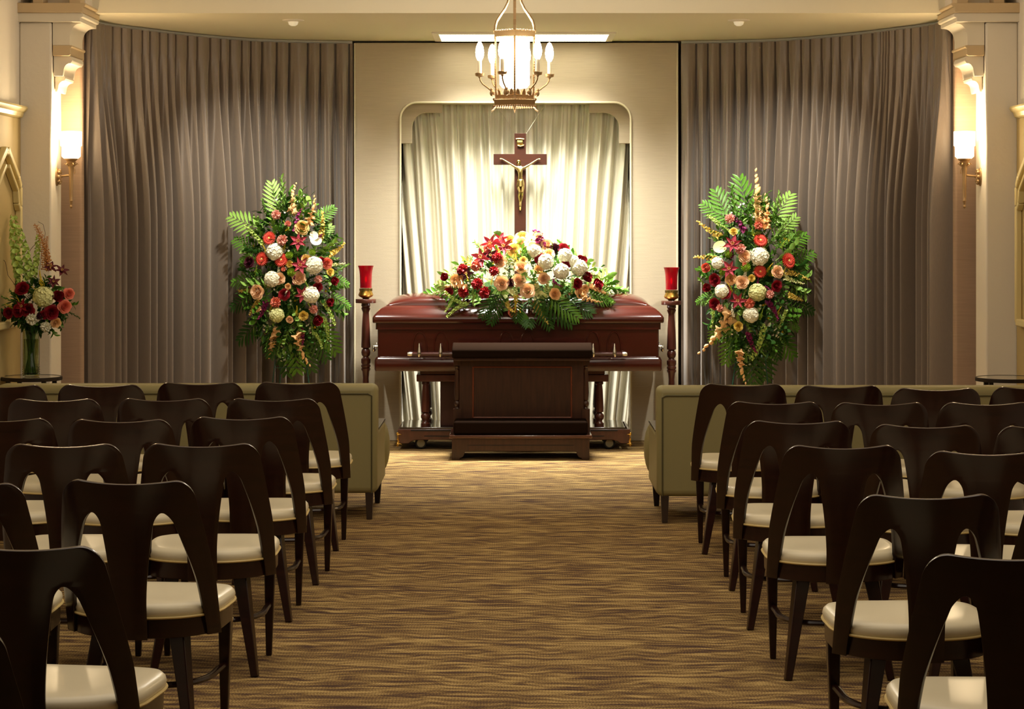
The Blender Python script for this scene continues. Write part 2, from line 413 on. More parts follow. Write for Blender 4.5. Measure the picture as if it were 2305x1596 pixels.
# ------------------------------------------------------------------ columns, brackets, fabric panels, tracery on both sides
def side(s, nm):
    X = lambda px: SC+s*abs((px-VX)/FPX*14.1)         # front plane, given as left-hand pixels
    Z = lambda py, Y=14.1: CAMH-(py-HY)/FPX*Y
    xc = X(110); xw = SC+s*SX
    struct(MB().span((xc, 14.1, 0), (xw, 14.415, Z(50))).build('trim_column_'+nm, M_plaster, bevel=.012))
    # fabric covered return panel between column and curtain
    struct(MB().span((SC+s*2.855, 14.55, 0), (SC+s*3.1, 14.62, 2.88)).build('wall_fabric_'+nm, M_linen2, bevel=.02, seg=3))
    # bracket: stacked mouldings under the beam
    def poly_px(pts): return [(X(a), Z(b)) for a, b in pts]
    Y0, Y1 = 14.1, 14.62
    xl = 36
    br = thing('corbel', 'white and tan moulded plaster bracket at the top of the %s column' % nm, 'bracket', (xc, 14.2, Z(110)), 0, 'column brackets')
    def cove(a, b, n=8, inv=False):
        out = []
        for i in range(n+1):
            t = PI/2*i/n
            out.append((a[0]+(b[0]-a[0])*math.sin(t) if not inv else a[0]+(b[0]-a[0])*(1-math.cos(t)), a[1]+(b[1]-a[1])*(1-math.cos(t)) if not inv else a[1]+(b[1]-a[1])*math.sin(t)))
        return out
    m1 = MB()
    m1.prism(poly_px([(xl, 8), (190, 8), (192, 12), (188, 16), (184, 18), (184, 30), (xl, 30)]), Y0-.05, Y1)
    m1.build('tan_moulding', M_tan, br, world=True, bevel=.004)
    m1 = MB()
    m1.prism(poly_px([(xl, 30), (182, 30), (185, 34), (184, 39), (178, 41), (178, 50), (xl, 50)]), Y0-.035, Y1-.02)
    m1.build('white_moulding', M_white, br, world=True, bevel=.003)
    m1 = MB()
    m1.prism(poly_px([(112, 50), (176, 50)]+cove((174, 52), (150, 84))+[(150, 101), (112, 101)]), Y0+.02, Y1-.08)
    m1.build('cove_block', M_white, br, world=True)
    m1 = MB()
    m1.prism(poly_px([(112, 101), (155, 101), (156, 105), (152, 108), (152, 122), (148, 125), (112, 125)]), Y0+.02, Y1-.06)
    m1.build('tan_band', M_tan, br, world=True, bevel=.003)
    m1 = MB()
    m1.prism(poly_px([(112, 125), (150, 125), (153, 130), (153, 136), (150, 141)]+cove((148, 141), (134, 160))+[(132, 170), (112, 170)]), Y0+.05, Y1-.1)
    m1.build('cove_block', M_white, br, world=True)
    m1 = MB()
    m1.prism(poly_px([(112, 170), (134, 170), (136, 174), (134, 180)]+cove((133, 180), (119, 196))+[(117, 205), (112, 205)]), Y0+.09, Y1-.16)
    m1.build('bottom_drop', M_white, br, world=True, bevel=.002)
    # posts standing on the bracket
    m1 = MB()
    for a, b in ((68, 92), (150, 176)): m1.span((X(a), Y0+.0, Z(8)), (X(b), Y0+.14, MC))
    struct(m1.build('trim_posts_'+nm, M_tan, bevel=.004))
    struct(MB().span((X(60), Y0+.14, Z(8)), (X(178), FY, MC)).build('trim_pier_'+nm, M_plaster))
    # side wall panel: cornice, dado panel, gothic tracery
    Yf = 14.08
    prof = [(0, 0), (.055, 0), (.06, -.012), (.05, -.03), (.035, -.04), (.028, -.065), (.012, -.075), (0, -.078)]
    zc = 2.372
    struct(MB().prism([(xw-s*a, zc+b) for a, b in prof], 11.2, Yf).build('trim_cornice_'+nm, M_trace))
    struct(MB().span((xw, 11.2, .1), (xw-s*.012, Yf-.0, zc-.078)).build('wall_panel_'+nm, M_panelwall))
    tr = thing('tracery_panel', 'cream painted gothic arch tracery frame mounted on the %s side wall' % nm, 'wall moulding', (xw-s*.012, 13.6, 1.01), 0, 'gothic wall frames')
    x0 = xw-s*.012; x1 = xw-s*.052
    cyy, hw, zb, zs, za = 13.58, .37, 1.01, 1.86, 2.085
    def strip(path, wd):
        m_ = MB()
        for (a, b) in zip(path, path[1:]):
            m_.bar((.5*(x0+x1), a[0], a[1]), (.5*(x0+x1), b[0], b[1]), abs(x1-x0), abs(x1-x0), up=(s, 0, 0) if False else (0, -(b[1]-a[1]), (b[0]-a[0])), da=wd, db=wd)
        return m_
    out = [(cyy+hw, zb), (cyy+hw, zs-.12), (cyy+hw, zs), (cyy+hw-.06, zs+.06), (cyy+.02, za), (cyy, za-.03), (cyy-.02, za), (cyy-hw+.06, zs+.06), (cyy-hw, zs), (cyy-hw, zb), (cyy+hw, zb)]
    strip(out, .045).build('outer_frame', M_trace, tr, world=True, bevel=.008)
    inn = [(cyy+hw-.03, zs-.14), (cyy+hw-.07, zs-.10), (cyy+hw-.09, zs-.02), (cyy+.04, za-.1)]
    strip(inn, .028).build('cusp', M_trace, tr, world=True, bevel=.006)
    inn = [(2*cyy-a, b) for a, b in inn]
    strip(inn, .028).build('cusp', M_trace, tr, world=True, bevel=.006)
M_linen2 = mat('linen_rose', '#a88c74', .8, noise=((6, 6, 260), .08), bump=((60, 60, 500), .25, .003))
side(-1, 'left'); side(1, 'right')

# ------------------------------------------------------------------ sconces
def sconce(s, nm):
    xc = SC+s*abs((110-VX)/FPX*14.1); Y = 14.26
    xs = P(160, 0, Y).x if s < 0 else P(2171, 0, Y).x
    zt = lambda y: CAMH-(y-HY)/FPX*Y
    t = thing('wall_sconce', 'lit gold torch sconce with frosted glass shade on the inner side of the %s column' % nm, 'wall lamp', (xc, Y, zt(398)), 0, 'torch wall sconces')
    m = MB(); Mx = Matrix.Translation((xc, Y, zt(398))) @ Matrix.Rotation(-s*PI/2, 4, 'Y')
    m.lathe([(.0, 0), (.052, 0), (.05, .008), (.036, .014), (.03, .02), (.012, .03), (0, .03)], 20, M=Mx @ Matrix.Diagonal((1.15, .8, 1, 1)))
    for k in range(8):
        a = k*PI/4; m.ball((xc-s*.02, Y+.03*math.cos(a), zt(398)+.04*math.sin(a)), .012, 8, 5)
    m.build('backplate', M_antique, t, world=True)
    m = MB(); m.tube([(xc-s*.02, Y, zt(397)), (xs+s*.02, Y, zt(395)), (xs, Y, zt(394))], .007, 8)
    for a_ in range(10): pass
    m.build('arm', M_antique, t, world=True)
    m = MB()
    m.lathe([(0, zt(470)), (.006, zt(468)), (.011, zt(465)), (.006, zt(461)), (.009, zt(458)), (.009, zt(455)), (.013, zt(452)), (.010, zt(449)), (.012, zt(440)), (.013, zt(400)), (.018, zt(378)), (.028, zt(368)), (.033, zt(365)), (.026, zt(363)), (.040, zt(360)), (.045, zt(356)), (.045, zt(353)), (0, zt(353))], 14, c=(xs, Y, 0))
    m.build('torch', M_antique, t, world=True)
    m = MB()
    pts = []
    for k in range(15):
        a = -PI*.3+k/14*PI*1.5; pts.append((xs+s*(-.012-.014*math.cos(a)), Y, zt(385)+.022*math.sin(a)))
    m.tube(pts, .004, 6)
    for k in range(6):
        a = k*PI/3; m.tube([(xs+.02*math.cos(a), Y+.02*math.sin(a), zt(374)), (xs+.04*math.cos(a), Y+.04*math.sin(a), zt(368)), (xs+.052*math.cos(a), Y+.052*math.sin(a), zt(371))], [.004, .004, .001], 5)
    m.build('scroll', M_antique, t, world=True)
    m = MB(); r = .066
    ring = lambda rr, z: [(xs+rr*math.cos(2*PI*k/28), Y+rr*math.sin(2*PI*k/28), z) for k in range(28)]
    m.loft([ring(.045, zt(357)), ring(.060, zt(352)), ring(.060, zt(330)), ring(r+.002, zt(328)), ring(r+.002, zt(296)), ring(r-.004, zt(296)), ring(r-.004, zt(326)), ring(.054, zt(328)), ring(.054, zt(350)), ring(.04, zt(354))], cap=False)
    m.build('shade', M_shade, t, world=True)
    m = MB(); m.ball((xs, Y, zt(325)), .022, 12, 8, (1, 1, 1.4)); m.build('bulb', M_bulb, t, world=True)
    lamp('POINT', 'sconce_light', (xs, Y, zt(286)), 15.0, (1, .76, .45), shadow_soft_size=.03)
    lamp('POINT', 'sconce_light', (xs-s*.02, Y-.09, zt(325)), 4.5, (1, .76, .45), shadow_soft_size=.03)
sconce(-1, 'left'); sconce(1, 'right')

# ------------------------------------------------------------------ ceiling fittings
def ceiling_panel():
    x0, x1 = -.555, .665; y0, y1 = 15.93, 16.52
    t = thing('ceiling_light', 'wide louvered ceiling light glowing white above the niche wall', 'ceiling light', (.055, 16.2, CZ), 0)
    m = MB()
    for a, b in (((x0-.05, y0-.05), (x1+.05, y0)), ((x0-.05, y1), (x1+.05, y1+.05)), ((x0-.05, y0), (x0, y1)), ((x1, y0), (x1+.05, y1))):
        m.span((a[0], a[1], CZ-.014), (b[0], b[1], CZ))
    m.build('frame', M_white, t, world=True, bevel=.003)
    MB().span((x0, y0, CZ-.004), (x1, y1, CZ-.001)).build('diffuser', M_panel, t, world=True)
    m = MB(); n = 60
    for i in range(n+1):
        x = x0+(x1-x0)*i/n; m.span((x-.0015, y0, CZ-.016), (x+.0015, y1, CZ-.005))
    for j in range(6):
        y = y0+(y1-y0)*j/5; m.span((x0, y-.0015, CZ-.0165), (x1, y+.0015, CZ-.005))
    m.build('louver', M_louver, t, world=True)
ceiling_panel()
for px, nm in ((660, 'left'), (1663, 'right')):
    x = P(px, 0, 14.95).x
    t = thing('ceiling_spotlight', 'small white ceiling spotlight above the %s curtain and standing spray' % nm, 'ceiling light', (x, 14.95, CZ), 0, 'small ceiling spotlights')
    MB().lathe([(0, 0), (.075, 0), (.072, -.006), (.04, -.012), (0, -.012)], 24).build('trim_ring', M_white, t)
    MB().lathe([(0, -.04), (.015, -.04), (.03, -.03), (.036, -.012), (0, -.01)], 20).build('eyeball', mat('spot_glass', '#f4ecd4', .4, emit='#fff2d0', estr=.2), t)

# ------------------------------------------------------------------ chandelier
def chandelier():
    Y = 12.5; k = Y/FPX; cx = (1158.5-VX)*k; z = lambda py: CAMH-(py-HY)*k
    t = thing('chandelier', 'lit antique gold lantern chandelier with candle bulbs hanging over the aisle', 'chandelier', (cx, Y, z(245)))
    off = R(10)
    def hexr(r, a0=0): return [(r*math.cos(a0+i*PI/3), r*math.sin(a0+i*PI/3)) for i in range(6)]
    ho = off+R(20)
    def hexband(z0, z1, r0, r1, th=.006):
        m = MB(); rings = []
        for r, zz in ((r0, z0), (r1, z1), (r1-th, z1), (r0-th, z0)):
            rings.append([(cx+x, Y+y, zz) for x, y in hexr(r, ho)])
        rings.append(rings[0]); m.loft(rings, cap=False); return m
    def scallop(m, zc, r, n, br, dz):
        hx = hexr(r, ho)
        for i in range(6):
            a = Vector(hx[i]+(0,)); b = Vector(hx[(i+1) % 6]+(0,))
            for j in range(n):
                p = a.lerp(b, (j+.5)/n); m.ball((cx+p.x, Y+p.y, zc+dz*((j+i) % 2)), br, 7, 5, (1, 1, .9))
    # bottom crown
    m = hexband(z(238), z(226), .128, .136); scallop(m, z(224), .137, 14, .0045, 0); scallop(m, z(240), .134, 9, .0075, 0)
    m.loft([[(cx+x, Y+y, zz) for x, y in hexr(r, ho)] for r, zz in ((.118, z(224)), (.12, z(215)))], cap=False)
    m.build('bottom_ring', M_antique, t, world=True)
    for i in range(6):
        for j in range(3):
            a = Vector(hexr(.118, ho)[i]+(0,)).lerp(Vector(hexr(.118, ho)[(i+1) % 6]+(0,)), (j+.5+.0)/3)
            m = MB(); ang = math.atan2(a.y, a.x)
            def petal(u, v, ang=ang, a=a):
                ww = .012*math.sin(PI*min(1, .25+.75*v)*.93+.15)**.7*(u-.5)*2
                return (cx+a.x-math.sin(ang)*ww+.006*v*math.cos(ang), Y+a.y+math.cos(ang)*ww+.006*v*math.sin(ang), z(216)+.04*v-.01*(abs(u-.5)*2)**2*v)
            m.grid(petal, 4, 6); o = m.build('crown_leaf', M_antique, t, world=True)
            md = o.modifiers.new('s', 'SOLIDIFY'); md.thickness = .002
    for i in range(6):   # drop leaves
        a = ho+i*PI/3; c_, s_ = math.cos(a), math.sin(a)
        m = MB(); m.tube([(cx+.13*c_, Y+.13*s_, z(240)), (cx+.138*c_, Y+.138*s_, z(246)), (cx+.155*c_, Y+.155*s_, z(252))], [.008, .006, .001], 6, flat=.6)
        m.build('drop_leaf', M_antique, t, world=True)
    # top ring
    m = hexband(z(84), z(72), .131, .134); scallop(m, z(71), .134, 12, .005, .001); scallop(m, z(85), .131, 14, .0035, 0)
    m.build('top_ring', M_antique, t, world=True)
    for i in range(6):
        a = ho+i*PI/3; c_, s_ = math.cos(a), math.sin(a)
        pts = [(.128, z(72)), (.127, z(60)), (.118, z(48)), (.095, z(35)), (.065, z(20)), (.045, z(5)), (.035, z(-12)), (.03, z(-30))]
        m = MB()
        for p, q in zip(pts, pts[1:]): m.bar((cx+p[0]*c_, Y+p[0]*s_, p[1]), (cx+q[0]*c_, Y+q[0]*s_, q[1]), .016, .016, up=(c_, s_, 0.01), da=.004, db=.004)
        m.build('top_strap', M_antique, t, world=True)
        m = MB()
        m.bar((cx+.122*c_, Y+.122*s_, z(222)), (cx+.125*c_, Y+.125*s_, z(84)), .012, .012, up=(c_, s_, 0), da=.004, db=.004)
        for j in range(22):
            m.ball((cx+.126*c_, Y+.126*s_, z(215)+j*.0145), .0035, 6, 4)
        m.build('upright', M_antique, t, world=True)
    # arms with candles
    for i in range(6):
        a = off+i*PI/3; c_, s_ = math.cos(a), math.sin(a)
        arm = MB()
        pr = [(.125, z(207)), (.136, z(204)), (.158, z(197)), (.182, z(190)), (.196, z(182)), (.199, z(174))]
        arm.tube([(cx+r*c_, Y+r*s_, q) for r, q in pr], .0045, 7)
        arm.ball((cx+.128*c_, Y+.128*s_, z(210)), .014, 8, 6, (1, 1, 1.3)); arm.ball((cx+.132*c_, Y+.132*s_, z(202)), .008, 8, 6)
        arm.ball((cx+.199*c_, Y+.199*s_, z(174)), .008, 8, 6)
        ao = arm.build('arm', M_antique, t, world=True)
        m = MB(); n = 24
        ring = lambda r, zz, wv=0: [(cx+.199*c_+r*math.cos(2*PI*q/n), Y+.199*s_+r*math.sin(2*PI*q/n), zz+wv*math.cos(6*PI*q/n)) for q in range(n)]
        m.loft([ring(.008, z(174)), ring(.024, z(172)), ring(.027, z(166), .002), ring(.025, z(166), .002), ring(.021, z(170)), ring(.004, z(171))], cap=True)
        mo = m.build('drip_pan', M_antique, t, world=True)
        m = MB(); m.lathe([(.011, z(170)), (.011, z(138)), (.008, z(137)), (0, z(137))], 14, c=(cx+.199*c_, Y+.199*s_, 0)); m.build('candle_sleeve', M_wax, t, world=True)
        m = MB(); m.lathe([(.0, z(138)), (.012, z(137)), (.021, z(129)), (.024, z(119)), (.020, z(107)), (.010, z(97)), (0, z(94))], 14, c=(cx+.199*c_, Y+.199*s_, 0)); m.build('bulb', M_bulb, t, world=True)
    m = MB(); m.lathe([(.0, z(200)), (.03, z(200)), (.07, z(198)), (.085, z(190)), (.085, z(92)), (.08, z(88)), (0, z(92))], 28, c=(cx, Y, 0)); m.build('glare_core', M_glare, t, world=True)  # added glowing core, stands in for the glare of the inner bulbs
    # chain up through the straps and the stem to the ceiling
    m = MB()
    for j in range(10):
        zz = z(84)+j*.025; pts = []
        for q in range(10):
            a = 2*PI*q/10; u, v = .006*math.cos(a), .014*math.sin(a)
            pts.append((cx+(u if j % 2 else 0), Y+(0 if j % 2 else u), zz+v))
        m.tube(pts, .002, 5, closed=True)
    m.build('chain', M_antique, t, world=True)
    m = MB(); m.tube([(cx, Y, z(-28)), (cx, Y, MC-.03)], .008, 8); m.ball((cx, Y, z(-32)), .03, 12, 8); m.lathe([(.0, MC-.04), (.06, MC-.03), (.07, MC), (0, MC)], 20, c=(cx, Y, 0)); m.build('stem', M_antique, t, world=True)
    lamp('POINT', 'chandelier_light', (cx, Y, z(60)+.03), 48, (1, .91, .78), shadow_soft_size=.06)
    lamp('POINT', 'chandelier_light', (cx, Y, z(262)), 6, (1, .91, .78), shadow_soft_size=.08)
chandelier()

# ------------------------------------------------------------------ chairs
def seat_outline(sc=1.0, n=64, dy=0):
    pts = []
    W, F, B = .240, .225, -.235
    for i in range(n):
        a = 2*PI*i/n; c_, s_ = math.cos(a), math.sin(a)
        e = .28 if s_ > 0 else .85
        x = W*math.copysign(abs(c_)**e, c_); 
        if s_ > 0: y = -.02+(F+.02)*abs(s_)**.32; x *= 1-.04*abs(s_)
        else: y = -.02-( -.02-B)*abs(s_)**.95
        pts.append((x*sc, (y+0)*sc+dy))
    return pts
def make_chair():
    t = thing('chair', 'chair', 'chair', (0, 0, 0))
    m = MB(); so = seat_outline
    def ring(sc, z, dz=0): return [(x, y, z-dz*(x*x*4)) for x, y in so(sc)]
    m.loft([ring(.985, .414), ring(1.0, .421), ring(1.012, .432), ring(1.0, .444), ring(.96, .454), ring(.85, .460), ring(.6, .463), ring(.3, .464), ring(.01, .464)])
    cu = m.build('cushion', M_cream, t, angle=60)
    m = MB(); m.tube([(x, y, .4165) for x, y in so(1.01)], .0045, 6, closed=True); p = m.build('piping', M_pipe, cu); p['label'] = 'yellowed piping round the cushion edge'
    m = MB(); m.loft([ring(.95, .352), ring(.98, .352), ring(.985, .413), ring(.9, .413)]); m.build('seat_rail', M_wood, t, bevel=.003)
    # bent plywood backrest
    zb, zt, za = .352, .852, .750
    def xo(z):
        q = (z-zb)/(zt-zb)
        x = .243-.004*q-.040*max(0, (q-.35)/.65)**1.3
        r = .055
        if z > zt-r: x -= r*(1-math.sqrt(max(0, 1-((z-zt+r)/r)**2)))
        return x
    def sp(z): q = (z-zb)/(za-zb); return .052+.036*max(0, q-.25)**1.6/.63
    def lw(z): q = (z-zb)/(za-zb); return .034+.052*max(0, q)**1.6
    def surf(x, z):
        q = (z-zb)/(zt-zb)
        yc = -.248-.062*q**1.1; k_ = .175*(1-q)+.05*q
        return Vector((x, yc+k_*(x/.25)**2, z))
    zs = [zb+i*(.69-zb)/16 for i in range(17)]+[.70, .712, .722, .73, .736, .741, .745, .748, .7495, za]+[.765, .78, .797, .805, .815, .825, .833, .84, .8455, .849, .8512, zt]
    m = MB(); a0 = None; rows = []
    for z in zs:
        o_ = xo(z); 
        if z < za: a, b = o_-lw(z), sp(z)
        else: a, b = xo(za)-lw(za), sp(za)
        c_ = .5*(a+b); h = .5*(a-b)
        if z >= za: h = 0
        elif z > .712: h = h*math.sqrt(max(0, 1-((z-.712)/(za-.712))**2))
        c_ = .5*((xo(min(z, za))-lw(min(z, za)))+sp(min(z, za)))
        a, b = c_+h, c_-h
        xs = [-o_+( -a+o_)*i/4 for i in range(5)]
        xs2 = [-b+2*b*i/8 for i in range(9)]
        xs3 = [a+(o_-a)*i/4 for i in range(5)]
        # concave top edge
        dz = lambda x: -.014*max(0, (z-.76)/(zt-.76))*(1-min(1, (x/.17)**2))
        rows.append([[surf(x, z+dz(x)) for x in q] for q in (xs, xs2, xs3)])
    for st in range(3):
        n = len(rows[0][st]); vs = [p for r_ in rows for p in r_[st]]
        fs = [(j*n+i, j*n+i+1, (j+1)*n+i+1, (j+1)*n+i) for j in range(len(rows)-1) for i in range(n-1)]
        m.add(vs, fs)
    bk = m.build('backrest', M_wood, t, weld=True)
    md = bk.modifiers.new('s', 'SOLIDIFY'); md.thickness = .014; md.offset = 0
    md = bk.modifiers.new('b', 'BEVEL'); md.width = .004; md.segments = 2; md.limit_method = 'ANGLE'; md.angle_limit = R(50)
    bake(bk); bk.data.set_sharp_from_angle(angle=R(50))
    for s in (-1, 1):
        m = MB(); m.bar((s*.192, .185, 0), (s*.196, .185, .345), .022, .042, up=(0, 1, 0)); m.build('leg', M_wood, t, bevel=.004)
        m = MB(); m.bar((s*.185, -.215, 0), (s*.125, -.135, .36), .026, .052, up=(s*.2, 1, 0)); m.build('leg', M_wood, t, bevel=.004)
        m = MB(); m.lathe([(0, .338), (.014, .338), (.016, .346), (.012, .353), (0, .353)], 12, c=(s*.205, .19, 0)); m.build('leg_plate', M_silver, t)
    pts = [(.192, .17), (.191, .08), (.19, -.01), (.165, -.09), (.12, -.14), (.06, -.158), (0, -.162)]
    pts = [(x, y) for x, y in pts]+[(-x, y) for x, y in pts[::-1][1:]]
    pp, _ = resample(cr_spline(pts, 6), 30)
    m = MB(); m.tube([(p.x, p.y, .195) for p in pp], .013, 8, flat=.8); m.build('stretcher', M_wood, t)
    return t
proto = make_chair()
ROWS = {
 'left': [[(670, 858), (450, 859), (227, 864), (6, 865)], [(615, 895), (369, 895), (122, 896)], [(545, 936), (271, 942), (3, 940)],
          [(453, 996), (143, 997)], [(287, 1078), (-100, 1085)], [(48, 1223)], [(-225, 1400)]],
 'right': [[(1672, 862), (1890, 866), (2108, 872), (2330, 869)], [(1743, 902), (1982, 904), (2222, 904)], [(1795, 945), (2083, 954), (2366, 957)],
           [(1896, 1000), (2222, 1014)], [(2090, 1110), (2470, 1120)], [(2277, 1244)]]}
ROWN = ['first row behind the %s sofa', 'second row behind the %s sofa', 'third row behind the %s sofa', 'fourth row behind the %s sofa', 'fifth row behind the %s sofa', 'sixth row, in the bottom %s corner of the photo', 'rearmost, barely inside the bottom %s corner']
POS = ['aisle chair', 'second chair from the aisle', 'third chair from the aisle', 'fourth chair from the aisle']
rots = {('right', 4, 0): 2, ('right', 2, 1): -8, ('right', 3, 1): -6, ('left', 5, 0): -8, ('left', 4, 0): -6, ('left', 6, 0): -5, ('right', 1, 0): -3, ('left', 0, 1): 2, ('right', 0, 0): -3, ('right', 2, 0): -3}
first = True
for sd, rows in ROWS.items():
    for ri, row in enumerate(rows):
        for ci, (px, T) in enumerate(row):
            Yt = .788*FPX/(T-HY); X = (px-VX)/FPX*Yt
            a = R(rots.get((sd, ri, ci), random.uniform(-1.5, 1.5)))
            c = proto if first else copy_tree(proto); first = False
            dx, dy = -.28*math.sin(a)*-1, .28*math.cos(a)
            c.location = (X-.28*math.sin(a), Yt+dy, 0); c.rotation_euler = (0, 0, a)
            tag(c, 'dark chair, %s, %s' % (ROWN[ri] % sd, POS[ci] if len(row) > 1 else 'alone in its row'), 'chair', 'dark chairs left of the aisle' if sd == 'left' else 'dark chairs right of the aisle')

# ------------------------------------------------------------------ sofas
def sofa(s, nm):
    # built for the right sofa (x from x0 outwards), mirrored for the left
    Yb = 12.22 if s < 0 else 12.08
    xin, L_ = .765, 2.1; D = .80
    t = thing('sofa', 'olive green leather sofa seen from behind, on the %s of the aisle' % nm, 'sofa', (s*(xin+L_/2), Yb+D/2, 0), 0, 'olive sofas facing the casket')
    def B(x0, x1, y0, y1, z0, z1, name, m_, bev, par=t, seg=4):
        q = MB().span((x0-L_/2, y0-D/2, z0), (x1-L_/2, y1-D/2, z1)); 
        for v in q.v: v.x *= s
        return q.build(name, m_, par, bevel=bev, seg=seg)
    Zt = .745
    B(.0, L_, 0, .16, .145, Zt, 'backrest', M_sofa, .035)
    m = MB()
    pts = [(.03, -.004, .15), (.03, -.004, Zt-.06), (.05, -.004, Zt-.05), (L_-.05, -.004, Zt-.05), (L_-.03, -.004, Zt-.06), (L_-.03, -.004, .15)]
    m.tube([(s*(a-L_/2), b-D/2, c) for a, b, c in pts], .004, 6); o = m.build('back_seam', mat('seam', '#4f4828', .6), t)
    for k, x in enumerate((0, L_-.12)):
        a = B(x, x+.12, .10, D-.03, .145, .487, 'arm', M_sofa, .025)
        m = MB(); m.span((x-L_/2-.0, .16-D/2, .482), (x+.118-L_/2, D-.04-D/2, .494))
        for v in m.v: v.x *= s
        m.build('arm_top', M_tablewd, a, bevel=.004)
    B(.12, L_-.12, .12, D-.01, .20, .34, 'seat_base', M_sofa, .03)
    for k in range(3):
        w_ = (L_-.26)/3; B(.13+k*w_, .13+(k+1)*w_-.01, .20, D+.03, .33, .46, 'seat_cushion', M_sofa, .04)
        B(.13+k*w_, .13+(k+1)*w_-.01, .14, .28, .44, .72, 'back_cushion', M_sofa, .045)
    for k in range(2):
        m = MB(); x = -L_/2+(.03 if k == 0 else L_-.03)
        m.ball((s*x, D/2-.01, .33), .07, 16, 10, (.8, 1.2, 2.2)); m.build('arm_front', M_sofa, t)
    for x in (.045, L_-.045):
        m = MB(); m.bar((s*(x-L_/2), .035-D/2, 0), (s*(x-L_/2), .04-D/2, .15), .03, .045); m.build('leg', mat('leg_wood', '#3a2d26', .3), t, bevel=.003)
        m = MB(); m.bar((s*(x-L_/2), D/2-.05, 0), (s*(x-L_/2), D/2-.05, .15), .028, .05); m.build('leg', M_tablewd, t, bevel=.003)
sofa(-1, 'left'); sofa(1, 'right')

# ------------------------------------------------------------------ side tables
def side_table(px, py, dia, label):
    Y = 13.62; c = P(px, py, Y); r = dia/2/FPX*Y; z = c.z
    t = thing('side_table', label, 'side table', (c.x, Y, 0), 0, 'round side tables')
    n = 48; ring = lambda rr, zz: [(rr*math.cos(2*PI*i/n), rr*math.sin(2*PI*i/n), zz) for i in range(n)]
    MB().loft([ring(r-.012, z+.001), ring(r, z+.001), ring(r, z-.022), ring(r-.012, z-.022), ring(r-.012, z+.001)], cap=False).build('rim', M_tablewd, t, bevel=.002)
    MB().lathe([(0, z-.006), (r-.013, z-.006), (r-.013, z-.0005), (0, z-.0005)], 48).build('glass_top', mat('tinted_glass', '#6a5c3c', .04, spec=.9, coat=1), t)
    for k in range(4):
        a = R(40)+k*PI/2; x, y = (r-.03)*math.cos(a), (r-.03)*math.sin(a)
        m = MB(); m.bar((x, y, 0), (x, y, z-.02), .022, .026); m.build('leg', M_tablewd, t, bevel=.002)
    m = MB(); m.loft([ring(r-.03, .15), ring(r-.02, .15), ring(r-.02, .17), ring(r-.03, .17), ring(r-.03, .15)], cap=False); m.build('shelf_ring', M_tablewd, t)
    return t, z
TBL, TZ = side_table(71, 847.5, 137, 'round glass-topped side table under the flower vase at the left wall')
side_table(2271, 849.5, 150, 'empty round glass-topped side table beside the right column')

